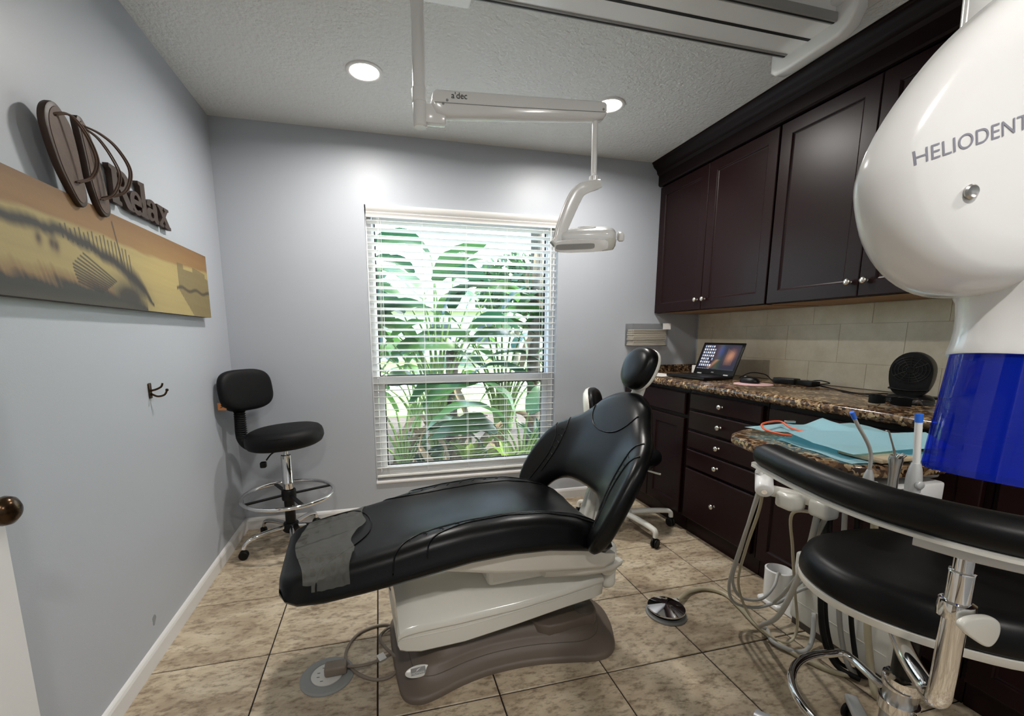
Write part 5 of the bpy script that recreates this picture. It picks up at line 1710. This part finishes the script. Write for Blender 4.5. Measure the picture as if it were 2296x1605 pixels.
obj('tip', cyl((-0.014, 0.0, 0.207), (-0.0165, 0.0, 0.228), 0.0084, n=18), 'tip_blue', t, smooth=50)['label'] = 'blue plastic end'

# blue bibs lying on the granite
def bib(name, label, corners, nx, ny, fn, th=0.0008):
    b = bmesh.new()
    A, B, C_, D = [Vector(c) for c in corners]
    rows = []
    for j in range(ny + 1):
        v_ = j / ny
        r_ = []
        for i in range(nx + 1):
            u_ = i / nx
            q = A * (1 - u_) * (1 - v_) + B * u_ * (1 - v_) + C_ * u_ * v_ + D * (1 - u_) * v_
            q.z += fn(u_, v_)
            r_.append(b.verts.new(q))
        rows.append(r_)
    for p, q in zip(rows, rows[1:]):
        for i in range(nx):
            b.faces.new((p[i], p[i + 1], q[i + 1], q[i]))
    bmesh.ops.solidify(b, geom=b.faces[:], thickness=th)
    o = obj(name, b, 'bib_blue', smooth=30)
    return tag(o, label, 'bib')
bib('patient_bib', 'lower light blue paper bib lying flat on the granite shelf', [(1.355, -0.12, 0.8735), (1.30, -0.405, 0.8735), (1.62, -0.445, 0.8735), (1.68, -0.02, 0.8735)], 26, 26,
    lambda u, v: 0.0012 + 0.0012 * math.sin(u * 13 + v * 5) + 0.001 * math.sin(v * 21))
bib('patient_bib', 'upper creased light blue paper bib draped over the tray, orange clip on it', [(1.365, 0.03, 0.886), (1.330, -0.385, 0.8965), (1.70, -0.405, 0.8955), (1.80, -0.03, 0.892)], 40, 40,
    lambda u, v: 0.022 * (1 - abs((u - 0.45 - 0.3 * v)) / 0.25 if abs(u - 0.45 - 0.3 * v) < 0.25 else 0) + 0.026 * max(0, 1 - abs(v - 0.72 + 0.2 * u) / 0.16) * (1 - u) + 0.0025 * math.sin(11 * u + 6 * v) + 0.014 * math.exp(-((u - 0.1) / 0.08) ** 2 - ((v - 0.3) / 0.15) ** 2))
tt = obj('wooden_tray', bx(1.37, 1.50, -0.432, -0.31, 0.8762, 0.8870, 0.003), 'tan_tray')
tag(tt, 'tan tray edge showing under the blue bib', 'tray')
bcl = thing('bib_clip', 'orange rubber bib cord with metal clip on the blue bib', 'clip', (1.40, -0.05, 0.90))
obj('cord', tube([Vector(p) - Vector((1.40, -0.05, 0.90)) for p in ((1.425, -0.155, 0.9035), (1.44, -0.09, 0.905), (1.455, -0.04, 0.915), (1.42, -0.03, 0.915), (1.36, -0.05, 0.912), (1.325, -0.10, 0.905), (1.325, -0.16, 0.903), (1.335, -0.19, 0.904))], 0.0036, n=8), 'orange_plastic', bcl, smooth=True)
obj('metal_clip', box((0.078, -0.005, 0.017), (0.034, 0.014, 0.008), 0.002, 2, rot=Matrix.Rotation(-0.3, 3, 'Z')), 'steel', bcl)

# hoses hanging from the shelf
def hose(label, pts, r, m, grp='hoses hanging from the instrument shelf'):
    o0 = Vector(pts[-1])
    o = obj('delivery_hose', tube([Vector(p) - o0 for p in pts], r, n=10), m, smooth=True)
    o.location = o0
    return tag(o, label, 'hose', grp)
hose('grey hose looping left-most from the cradle end to the utility box', [(1.200, -0.225, 0.785), (1.245, -0.16, 0.66), (1.33, -0.03, 0.42), (1.405, 0.075, 0.22), (1.46, 0.10, 0.115), (1.55, 0.08, 0.085), (1.64, 0.055, 0.115), (1.70, 0.03, 0.19), (1.735, 0.015, 0.235)], 0.0062, 'hose_grey')
hose('grey hose looping just inside the left-most one to the white canister', [(1.222, -0.205, 0.793), (1.265, -0.14, 0.66), (1.36, -0.01, 0.42), (1.43, 0.085, 0.23), (1.495, 0.10, 0.13), (1.585, 0.085, 0.115), (1.665, 0.10, 0.15), (1.715, 0.13, 0.185), (1.755, 0.155, 0.165)], 0.0062, 'hose_grey')
hose('thin beige hose hanging from the cradle end in a low loop near the floor', [(1.240, -0.19, 0.798), (1.29, -0.14, 0.65), (1.375, -0.02, 0.43), (1.455, 0.08, 0.22), (1.50, 0.07, 0.09), (1.53, -0.01, 0.030), (1.58, -0.06, 0.022), (1.63, -0.05, 0.07), (1.60, -0.05, 0.22), (1.50, -0.10, 0.45), (1.36, -0.20, 0.64), (1.27, -0.36, 0.715)], 0.0052, 'hose_beige')
hose('thick grey hose rising from the floor loop to the bar block', [(1.258, -0.385, 0.716), (1.30, -0.33, 0.62), (1.42, -0.20, 0.42), (1.53, -0.06, 0.24), (1.56, 0.0, 0.16), (1.62, 0.03, 0.13), (1.69, 0.02, 0.17), (1.73, -0.01, 0.21)], 0.0068, 'hose_grey')
hose('fat grey suction hose curving over the floor to the utility box', [(1.245, -0.37, 0.715), (1.27, -0.33, 0.55), (1.39, -0.17, 0.25), (1.51, 0.005, 0.06), (1.57, 0.03, 0.018), (1.53, -0.04, 0.016), (1.58, -0.11, 0.016), (1.66, -0.09, 0.03), (1.72, -0.04, 0.11)], 0.0085, 'hose_grey')

# utility box along the cabinet plinth
ub = thing('utility_box', 'long cream utility box on the floor against the base cabinets', 'utility box', (1.78, -0.18, 0))
obj('cover', bx(-0.055, 0.066, -0.13, 0.25, 0.028, 0.325, 0.012, 3), 'cream_matt', ub, smooth=40)
obj('foot_rail', bx(-0.045, 0.060, -0.12, 0.24, 0.0, 0.030), 'taupe_line', ub)
for zz in (0.112, 0.215):
    obj('panel_seam', bx(-0.0562, -0.0548, -0.12, 0.24, zz, zz + 0.003), 'badge', ub)
for yy in (-0.02, 0.12):
    obj('panel_seam', bx(-0.0562, -0.0548, yy, yy + 0.003, 0.04, 0.315), 'badge', ub)
wc = thing('suction_canister', 'white open-topped suction canister on the floor left of the utility box', 'canister', (1.785, 0.185, 0))
obj('cup', lathe([(0, 0.02), (0.050, 0.02), (0.054, 0.05), (0.055, 0.14), (0.056, 0.168), (0.049, 0.171), (0.046, 0.160), (0.044, 0.06), (0, 0.055)], 32), 'equip_white', wc, smooth=40)
obj('filter', lathe([(0, 0.06), (0.036, 0.06), (0.036, 0.12), (0.030, 0.13), (0, 0.13)], 24), 'equip_grey', wc, smooth=40)
obj('sloping_cover', loft([[(x - 0.085 + 0.02, y, z_) for x, z_ in ((0.03, 0.004), (0.045, h), (0.07, h + 0.012), (0.10, h), (0.10, 0.004))] for y, h in ((-0.035, 0.115), (-0.075, 0.105), (-0.12, 0.06))]), 'equip_white', wc, smooth=30)
obj('foot', bx(-0.055, 0.055, -0.06, 0.055, 0.0, 0.024, 0.01, 3), 'equip_white', wc, smooth=40)
hs = [((1.595, -0.150), 'black', 0.0095), ((1.632, -0.138), 'black', 0.0070), ((1.645, -0.178), 'hose_grey', 0.0085), ((1.665, -0.205), 'black', 0.0080), ((1.630, -0.285), 'hose_beige', 0.0105)]
lab = ['leftmost thick black hose hanging behind the assistant stool', 'thin black hose right beside the leftmost one behind the assistant stool', 'grey hose hanging in front of the utility box', 'straight black hose in the middle behind the assistant stool', 'fat beige hose hanging right of the black ones behind the assistant stool']
for k, (((x, y), m, r)) in enumerate(hs):
    o = obj('supply_hose', tube([(0, 0.03, 0.76), (0.0, 0.01, 0.5), (0, 0, 0.28), (0.012, -0.02, 0.12), (0.035 - 0.01 * k, -0.06, 0.030), (0.07, -0.12 + 0.02 * k, 0.014)], r, n=10), 'rubber_black' if m == 'black' else m, smooth=True)
    o.location = (x, y, 0)
    tag(o, lab[k], 'hose', 'supply hoses behind the assistant stool')

# ================================================================== ASSISTANT STOOL
sx, sy = 1.290, -0.595
az = thing('assistant_stool', 'black assistant stool with curved padded arm and chrome posts at the right', 'stool', (sx, sy, 0))
def A(x, y, z):
    return Vector((x - sx, y - sy, z))
sp = [(1.092, -0.455), (1.052, -0.53), (1.046, -0.61), (1.075, -0.695), (1.125, -0.765), (1.20, -0.830), (1.30, -0.862), (1.42, -0.83), (1.50, -0.74), (1.525, -0.62), (1.49, -0.49), (1.40, -0.415), (1.28, -0.395), (1.17, -0.408)]
SP = [(p.x - sx, p.y - sy) for p in spline([(x, y, 0) for x, y in sp], 4, True)]
lv = [(0.98, 0.622), (1.0, 0.630), (1.0, 0.645), (0.985, 0.664), (0.95, 0.680), (0.88, 0.690), (0.75, 0.6915), (0.5, 0.688), (0.2, 0.686)]
obj('seat', loft([[(x * s, y * s, z_) for x, y in SP] for s, z_ in lv]), 'vinyl_black', az, smooth=70)
obj('seat_plate', loft([[(x * s, y * s, z_) for x, y in SP] for s, z_ in ((0.93, 0.602), (0.99, 0.604), (1.004, 0.610), (1.004, 0.622), (0.98, 0.6235))]), 'cream', az, smooth=40)
obj('seat_mount', bx(-0.09, 0.09, -0.07, 0.07, 0.575, 0.602, 0.004), 'plastic_black', az)
obj('piston', cyl((0, 0, 0.36), (0, 0, 0.58), 0.0245, n=24), 'plastic_black', az, smooth=50)
obj('column', lathe([(0.0, 0.07), (0.033, 0.07), (0.034, 0.36), (0.036, 0.363), (0.036, 0.378), (0.034, 0.381), (0.0, 0.383)], 30), 'steel', az, smooth=40)
obj('column_ring', lathe([(0.0335, 0.350), (0.038, 0.352), (0.039, 0.362), (0.038, 0.380), (0.030, 0.386)], 30), 'chrome', az, smooth=40)
# padded arm
ap = [(1.005, -0.395), (0.980, -0.47), (0.955, -0.55), (0.930, -0.655), (0.926, -0.75), (0.952, -0.838), (0.992, -0.905), (1.05, -0.955), (1.12, -0.985)]
def arad(t):
    e = min(1.0, (min(t, 1 - t) / 0.07)) if min(t, 1 - t) < 0.07 else 1.0
    e = math.sqrt(max(0.02, 1 - (1 - e) ** 2))
    return (0.038 * e, 0.030 * e)
am_ = obj('arm_pad', tube([A(x, y, 0.926) for x, y in ap], arad, sub=10, shape=sup(24, 1, 1, 2.3), up=(0, 0, 1)), 'vinyl_black', az, smooth=70)
obj('arm_plate', tube([A(x, y, 0.896) for x, y in ap], lambda t: (0.035 if 0.03 < t < 0.97 else 0.026, 0.0045), sub=10, shape=[(1, 0.6), (0.8, 1), (-0.8, 1), (-1, 0.6), (-1, -0.6), (-0.8, -1), (0.8, -1), (1, -0.6)], up=(0, 0, 1)), 'cream', az, smooth=40)
b = tube([A(0.945, -0.775, 0.880), A(0.968, -0.838, 0.880), A(1.004, -0.892, 0.880)], 0.001, sub=5, shape=[(x * 26, y * 11.5) for x, y in sup(16, 1, 1, 5)], up=(0, 0, 1))
obj('arm_block', b, 'silver_paint', az, smooth=40)
obj('inner_post', cyl(A(0.985, -0.82, 0.78), A(0.985, -0.82, 0.872), 0.0135, n=22), 'chrome', az, smooth=50)
obj('arm_post', tube([A(0.985, -0.820, 0.835), A(0.985, -0.820, 0.78), A(0.985, -0.820, 0.70), A(0.985, -0.820, 0.64), A(0.988, -0.817, 0.60), A(1.000, -0.806, 0.578), A(1.02, -0.785, 0.572), A(1.07, -0.72, 0.578), A(1.14, -0.65, 0.588)], 0.0170, n=20, sub=8), 'chrome', az, smooth=True)
obj('post_collar', lathe([(0.018, -0.016), (0.0235, -0.014), (0.0245, 0.0), (0.0235, 0.014), (0.018, 0.016)], 26, mat4=Matrix.Translation(A(0.985, -0.820, 0.765))), 'chrome', az, smooth=50)
kp = [(-0.035, 0.012), (-0.018, 0.021), (0.010, 0.022), (0.028, 0.012), (0.032, -0.008), (0.026, -0.026), (0.014, -0.032), (-0.010, -0.018), (-0.032, 0.0)]
KP = [(p.x, p.y) for p in spline([(x, y, 0) for x, y in kp], 4, True)]
kn = obj('clamp_knob', prism(KP, 0, 0.012, 0.004, 3), 'cream', az, smooth=40)
place(kn, A(0.985, -0.846, 0.752), (0.97, -0.22, 0), (0, 0, 1))
obj('knob_bolt', cyl(A(0.985, -0.825, 0.755), A(0.985, -0.846, 0.755), 0.006, n=12), 'chrome', az)
# half foot ring and star base
fr_ = []
for k in range(15):
    a = math.radians(62 + 196 * k / 14)
    fr_.append(A(sx + 0.02 + 0.215 * math.cos(a), sy + 0.03 + 0.205 * math.sin(a), 0.252))
fr_ = [A(1.325, -0.575, 0.30), A(1.375, -0.49, 0.262)] + fr_ + [A(1.27, -0.75, 0.256), A(1.295, -0.64, 0.29)]
obj('foot_ring', tube(fr_, 0.0115, n=14, sub=3), 'chrome', az, smooth=True)
obj('ring_clamp', lathe([(0.034, 0.285), (0.040, 0.287), (0.040, 0.315), (0.034, 0.317)], 26), 'chrome', az, smooth=40)
obj('base_hub', lathe([(0, 0.055), (0.05, 0.055), (0.055, 0.065), (0.055, 0.10), (0.04, 0.12), (0, 0.12)], 26), 'silver_paint', az, smooth=40)
for k in range(5):
    a = math.radians(50 + 72 * k)
    c, s = math.cos(a), math.sin(a)
    obj('base_leg', tube([(0.03 * c, 0.03 * s, 0.092), (0.18 * c, 0.18 * s, 0.082), (0.30 * c, 0.30 * s, 0.068)], lambda t: (0.021 - 0.004 * t, 0.012), sub=5, shape=sup(12, 1, 1, 5), up=(0.001, 0, 1)), 'silver_paint', az, smooth=50)
    caster(az, 0.29 * c, 0.29 * s, 0.024, ang=a + 0.9)

# ================================================================== X-RAY HEAD
xo = Vector((0.620, -0.962, 1.372))
xr = thing('xray_head', 'white dental x-ray tube head with blue see-through cone at the right', 'x-ray unit', xo)
ex = Vector((0.9693, -0.2458, 0)).normalized()
ey = Vector((0.2458, 0.9693, 0)).normalized()     # away from the viewer
ez = Vector((0, 0, 1))
K = 0.42 / 976.0
def X(px, py, d=0.0):
    """local point from a layout sheet in units of 1/2296 frame: px right, py down, d metres back"""
    return ex * ((px - 2215) * K) + ez * ((400 - py) * K) + ey * d
hp_ = [(1934, 420), (1940, 350), (1975, 270), (2045, 165), (2120, 85), (2220, 5), (2330, -60), (2450, -90), (2560, -60), (2640, 40), (2670, 190), (2650, 340), (2590, 470), (2490, 570), (2370, 630), (2240, 652), (2120, 640), (2030, 590), (1965, 510)]
HP = spline([(x, y, 0) for x, y in hp_], 4, True)
cxh, cyh = 2300, 300
secs = []
for s, d, bk_ in ((0.30, -0.041, 0), (0.66, -0.040, 0), (0.84, -0.037, 0), (0.925, -0.031, 0), (0.975, -0.019, 0), (1.0, 0.0, 0), (0.965, 0.014, 1), (0.90, 0.028, 1), (0.80, 0.040, 1), (0.66, 0.048, 1), (0.4, 0.052, 1)):
    ox, oy = (2450, 640) if bk_ else (cxh, cyh)
    secs.append([X(ox + (p.x + 14 - ox) * s, oy + (p.y - oy) * s, d) for p in HP])
xh = obj('head_shell', loft(secs), 'equip_white', xr, smooth=70)
tme = text_mesh('HELIODENT', 0.0175, 0.0, 0.12)
tb = bmesh.new()
tb.from_mesh(xh.data)
XT = BVHTree.FromBMesh(tb)
t0_, tx_, ty_ = X(1990, 398, -0.2), ex * 0.955 + ez * 0.30, ez * 0.955 - ex * 0.30
sb_ = bmesh.new()
sb_.from_mesh(tme)
bmesh.ops.triangulate(sb_, faces=sb_.faces[:])
bmesh.ops.subdivide_edges(sb_, edges=[e for e in sb_.edges if e.calc_length() > 0.004], cuts=2)
for v in sb_.verts:
    q = t0_ + tx_ * v.co.x + ty_ * v.co.y
    h_ = XT.ray_cast(q, ey, 0.5)
    v.co = (h_[0] - ey * 0.0004) if h_[0] is not None else q + ey * 0.16
obj('lettering', sb_, 'text_grey', xh)
sq = (ey * -1).to_track_quat('Z', 'Y').to_matrix().to_4x4()
obj('cover_screw', lathe([(0, 0), (0.0062, 0), (0.0065, 0.0015), (0.0050, 0.003), (0.003, 0.0018), (0, 0.0015)], 22, mat4=Matrix.Translation(X(2105, 452, -0.0405)) @ sq), 'steel', xh, smooth=50)
# collar and cone, axis leaning a little
A0 = X(2400, 600, 0.0)
A1 = X(2336, 1085, -0.012)
axq = Matrix.Translation(A0) @ (A1 - A0).to_track_quat('Z', 'Y').to_matrix().to_4x4()
Lc = (A1 - A0).length
obj('collar', lathe([(0.060, 0.0), (0.063, 0.010), (0.060, 0.022), (0.0560, 0.030), (0.0535, 0.045), (0.0525, 0.060), (0.0530, 0.075), (0.0545, 0.084), (0.0540, 0.087), (0.048, 0.087)], 48, mat4=axq), 'equip_white', xr, smooth=50)
obj('cone', lathe([(0.0508, 0.080), (0.0512, 0.090), (0.0540, Lc - 0.004), (0.0525, Lc), (0.0500, Lc), (0.0495, Lc - 0.004), (0.0470, 0.085), (0.0508, 0.080)], 56, mat4=axq), 'blue_clear', xr, smooth=50)['label'] = 'blue see-through cylindrical cone'
obj('inner_sleeve', lathe([(0.028, 0.075), (0.030, 0.078), (0.030, 0.140), (0.028, 0.143)], 36, mat4=axq), 'blue_clear', xr, smooth=50)
# yoke and folding arm to the wall behind
obj('yoke', tube([X(2440, 160, 0.04), X(2440, 60, 0.10), X(2440, -120, 0.11), X(2440, -330, 0.11)], 0.022, n=18), 'equip_white', xr, smooth=True)
w0 = X(2440, -330, 0.11) + xo
obj('arm', tube([w0 - xo, Vector((1.30, -1.30, 1.80)) - xo, Vector((1.90, -1.50, 1.62)) - xo, Vector((2.44, -1.60, 1.60)) - xo], 0.026, n=16), 'equip_white', xr, smooth=True)
obj('wall_plate', bx(XR - 0.03 - xo.x, XR - 0.001 - xo.x, -1.68 - xo.y, -1.52 - xo.y, 1.45 - xo.z, 1.75 - xo.z, 0.01, 3), 'equip_white', xr, smooth=40)

# ================================================================== GARDEN OUTSIDE THE WINDOW
GZ = -0.18
def ground(name, x0, x1, y0, y1, z, m, label):
    o = obj(name, bx(x0, x1, y0, y1, z - 0.2, z), m)
    o['kind'] = 'structure'
    o['label'] = label
ground('garden_bed', -6, 9, YB + 0.17, 6.4, GZ, 'soil', 'dark mulched planting bed outside the window')
ground('lawn', -14, 22, 6.4, 9.5, GZ + 0.01, 'lawn', 'sunny lawn beyond the planting bed')
ground('street', -20, 30, 9.5, 15.5, GZ, 'pavement', 'bright concrete street beyond the lawn')
ground('far_lawn', -24, 36, 15.5, 40, GZ + 0.01, 'lawn', 'lawn across the street')

def leaf_mesh(Lf, W, droop, fold, seed, tear=0.0):
    r = random.Random(seed)
    n, m_ = 14, 6
    v, f = [], []
    x = z = 0.0
    ang_ = 0.25
    for i in range(n + 1):
        t = i / n
        w = W * (math.sin(PI * min(1, 0.04 + 0.96 * t) ** 0.82) ** 0.75)
        if i == n:
            w = 0.002
        for j in range(m_ + 1):
            s = -1 + 2 * j / m_
            ww = w * abs(s) * (1 - tear * r.random() * (abs(s) > 0.9))
            v.append((x, math.copysign(ww, s) if s else 0.0, z + abs(s) * w * fold + 0.012 * math.sin(t * 16 + s * 3) * abs(s)))
        x += Lf / n * math.cos(ang_)
        z += Lf / n * math.sin(ang_)
        ang_ -= droop / n
    for i in range(n):
        for j in range(m_):
            a = i * (m_ + 1) + j
            f.append((a, a + 1, a + m_ + 2, a + m_ + 1))
    me = bpy.data.meshes.new('leaf')
    me.from_pydata(v, [], f)
    me.polygons.foreach_set('use_smooth', [True] * len(me.polygons))
    return me
LEAVES = [leaf_mesh(0.75, 0.155, 0.9, 0.30, 1, 0.2), leaf_mesh(0.85, 0.18, 1.5, 0.22, 2, 0.35), leaf_mesh(0.65, 0.14, 0.5, 0.35, 3), leaf_mesh(0.95, 0.17, 2.1, 0.20, 4, 0.3)]
LM = {}
def leaf_of(k, m):
    if (k, m) not in LM:
        me = LEAVES[k].copy()
        me.materials.append(MATS[m])
        LM[(k, m)] = me
    return LM[(k, m)]

def paradise(x, y, n, h, plane, label, seed, lean=0.5, m='leaf_green'):
    """fan of long stalks, each with one big paddle leaf"""
    r = random.Random(seed)
    t = thing('bird_of_paradise_plant', label, 'plant', (x, y, GZ), group='garden plants outside the window')
    for k in range(n):
        a = -1 + 2 * (k + 0.5) / n
        az_ = plane + r.uniform(-0.35, 0.35)
        hh = h * (1 - 0.35 * abs(a) + r.uniform(-0.12, 0.12))
        sp_ = a * lean * hh
        dx, dy = math.cos(az_) * sp_, math.sin(az_) * sp_
        p0 = Vector((0.05 * a, 0.03 * r.uniform(-1, 1), 0.0))
        p3 = Vector((dx, dy, hh))
        p1 = Vector((dx * 0.18, dy * 0.18, hh * 0.4))
        p2 = Vector((dx * 0.5, dy * 0.5, hh * 0.75))
        obj('stalk', tube([p0, p1, p2, p3], lambda q: 0.020 - 0.012 * q, n=7, sub=5), 'petiole', t, smooth=True)
        o = bpy.data.objects.new('leaf', leaf_of(r.choice((0, 1, 1, 2, 3)), m))
        link(o, t)
        o.location = p3
        yaw = math.atan2(dy, dx) + r.uniform(-0.7, 0.7)
        pitch = -(0.9 - 0.9 * abs(a)) + r.uniform(-0.25, 0.25)
        o.rotation_euler = (r.uniform(-0.7, 0.7), pitch, yaw)
        s = r.uniform(0.75, 1.15)
        o.scale = (s, s, s)
    return t
paradise(0.62, 3.25, 13, 1.75, 0.1, 'tall paddle-leaved plant in the middle of the window view', 11, 0.42)
paradise(1.42, 3.55, 11, 1.85, -0.2, 'tall paddle-leaved plant right of the middle in the window view', 12, 0.45)
paradise(-0.25, 3.05, 10, 1.5, 0.4, 'paddle-leaved plant at the left edge of the window view', 13, 0.55)
paradise(2.15, 3.20, 9, 1.5, 2.7, 'paddle-leaved plant at the right edge of the window view', 14, 0.5)
paradise(0.25, 2.85, 8, 0.75, 0.2, 'low paddle-leaved plant at the lower left of the window', 15, 0.7)
paradise(1.35, 2.60, 8, 0.70, -0.1, 'low paddle-leaved plant at the lower right of the window', 16, 0.75)
paradise(0.85, 4.2, 10, 2.2, 0.3, 'paddle-leaved plant behind the middle ones, against the bright street', 17, 0.6)

def rosette(x, y, n, Lr, label, seed, m='leaf_lime'):
    r = random.Random(seed)
    t = thing('rosette_plant', label, 'plant', (x, y, GZ), group='garden plants outside the window')
    for k in range(n):
        o = bpy.data.objects.new('leaf', leaf_of((0, 2)[k % 2], m))
        link(o, t)
        s = Lr * r.uniform(0.8, 1.15)
        o.scale = (s, s * 0.55, s)
        o.location = (0, 0, 0.08 + 0.12 * r.random())
        o.rotation_euler = (r.uniform(-0.3, 0.3), -r.uniform(0.3, 1.15), 2 * PI * k / n + r.uniform(-0.3, 0.3))
    return t
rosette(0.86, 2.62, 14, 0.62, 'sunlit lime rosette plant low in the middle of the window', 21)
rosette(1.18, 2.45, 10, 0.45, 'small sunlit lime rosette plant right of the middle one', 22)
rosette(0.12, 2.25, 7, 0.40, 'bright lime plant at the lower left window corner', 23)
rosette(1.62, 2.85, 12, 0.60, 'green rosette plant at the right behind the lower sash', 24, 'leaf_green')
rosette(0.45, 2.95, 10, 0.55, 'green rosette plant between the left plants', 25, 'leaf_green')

def trunk(x, y, h, r0, label, seed):
    r = random.Random(seed)
    t = thing('palm_trunk', label, 'tree trunk', (x, y, GZ))
    pts = [(r.uniform(-0.02, 0.02), r.uniform(-0.02, 0.02), h * k / 6) for k in range(7)]
    obj('stem', tube(pts, lambda q: r0 * (1.15 - 0.3 * q), n=14, sub=4), 'bark', t, smooth=True)
    for k in range(10):
        o = bpy.data.objects.new('dead_leaf', leaf_of(3, 'dead_leaf'))
        link(o, t)
        o.location = (0, 0, h * (0.45 + 0.05 * k))
        s = r.uniform(0.4, 0.7)
        o.scale = (s, s * 0.4, s)
        o.rotation_euler = (r.uniform(-0.5, 0.5), r.uniform(0.7, 1.3), 2 * PI * k / 10 * 3)
trunk(0.80, 3.35, 1.25, 0.07, 'shaggy brown trunk with dead leaves in the middle of the window view', 31)
trunk(1.78, 3.45, 2.6, 0.075, 'straight grey palm trunk at the right of the window view', 32)

def house(x, y, w, h, label):
    t = thing('house', label, 'house', (x, y, GZ))
    obj('wall', bx(-w / 2, w / 2, 0, 6, 0, h), 'house_wall', t)
    b = pyd([(-w / 2 - 0.4, -0.4, h), (w / 2 + 0.4, -0.4, h), (w / 2 + 0.4, 6.4, h), (-w / 2 - 0.4, 6.4, h), (-w / 2 + 1.5, 3, h + 1.5), (w / 2 - 1.5, 3, h + 1.5)],
            [(0, 1, 5, 4), (1, 2, 5), (2, 3, 4, 5), (3, 0, 4), (3, 2, 1, 0)])
    obj('roof', b, 'house_roof', t)
    for k in (-0.3, 0.05, 0.3):
        obj('window', bx(w * k - 0.6, w * k + 0.6, -0.03, 0.02, 0.9, 2.1), 'house_glass', t)
house(3.0, 24, 11, 2.8, 'pale house across the street seen between the leaves')
def tree(x, y, h, label, seed):
    r = random.Random(seed)
    t = thing('street_tree', label, 'tree', (x, y, GZ), group='trees across the street')
    obj('trunk', tube([(0, 0, 0), (0.05, 0, h * 0.3), (0, 0, h * 0.6)], 0.14, n=10), 'bark', t, smooth=True)
    v, f = [], []
    for k in range(1400):
        a, b_, c = r.gauss(0, 1), r.gauss(0, 1), r.gauss(0, 1)
        q = math.sqrt(a * a + b_ * b_ + c * c) or 1
        rad = r.uniform(0.55, 1.0)
        p = Vector((a / q * rad * h * 0.38, b_ / q * rad * h * 0.38, h * 0.68 + c / q * rad * h * 0.32))
        d1_, d2_ = Vector((r.gauss(0, 1), r.gauss(0, 1), r.gauss(0, 1))) * 0.13, Vector((r.gauss(0, 1), r.gauss(0, 1), r.gauss(0, 1))) * 0.13
        i = len(v)
        v += [p - d1_, p + d2_, p + d1_, p - d2_]
        f.append((i, i + 1, i + 2, i + 3))
    me = bpy.data.meshes.new('foliage')
    me.from_pydata([tuple(p) for p in v], [], f)
    o = obj('foliage', me, 'leaf_green', t)
    o['kind'] = 'stuff'
tree(-1.2, 17.5, 4.6, 'leafy tree across the street, left in the window view', 41)
tree(6.5, 19.0, 5.2, 'leafy tree across the street, right in the window view', 42)

paradise(-0.4, 4.6, 9, 1.3, 0.2, 'mid-height paddle-leaved plant far left in the planting bed', 51, 0.7)
paradise(1.9, 4.9, 10, 1.2, 0.1, 'mid-height paddle-leaved plant at the back right of the planting bed', 52, 0.75)
paradise(0.55, 5.2, 10, 1.0, -0.1, 'low paddle-leaved plant at the far edge of the planting bed', 53, 0.85)
for k, (x, y, lb) in enumerate(((0.42, 2.75, 'left brown dead frond lying in the planting bed'), (0.95, 2.95, 'middle brown dead frond hanging by the shaggy trunk'), (1.25, 3.05, 'right brown dead frond lying in the planting bed'), (0.30, 3.4, 'brown dead frond behind the lower left plant'))):
    r = random.Random(60 + k)
    t = thing('dead_frond', lb, 'dead leaf', (x, y, GZ), group='dead fronds in the planting bed')
    for j in range(7):
        o = bpy.data.objects.new('blade', leaf_of(3, 'dead_leaf'))
        link(o, t)
        o.location = (0.05 * j - 0.15, 0.03 * math.sin(j), 0.30 + 0.05 * j)
        o.scale = (0.6, 0.22, 0.6)
        o.rotation_euler = (r.uniform(-1, 1), r.uniform(0.1, 0.9), r.uniform(0, 6.28))
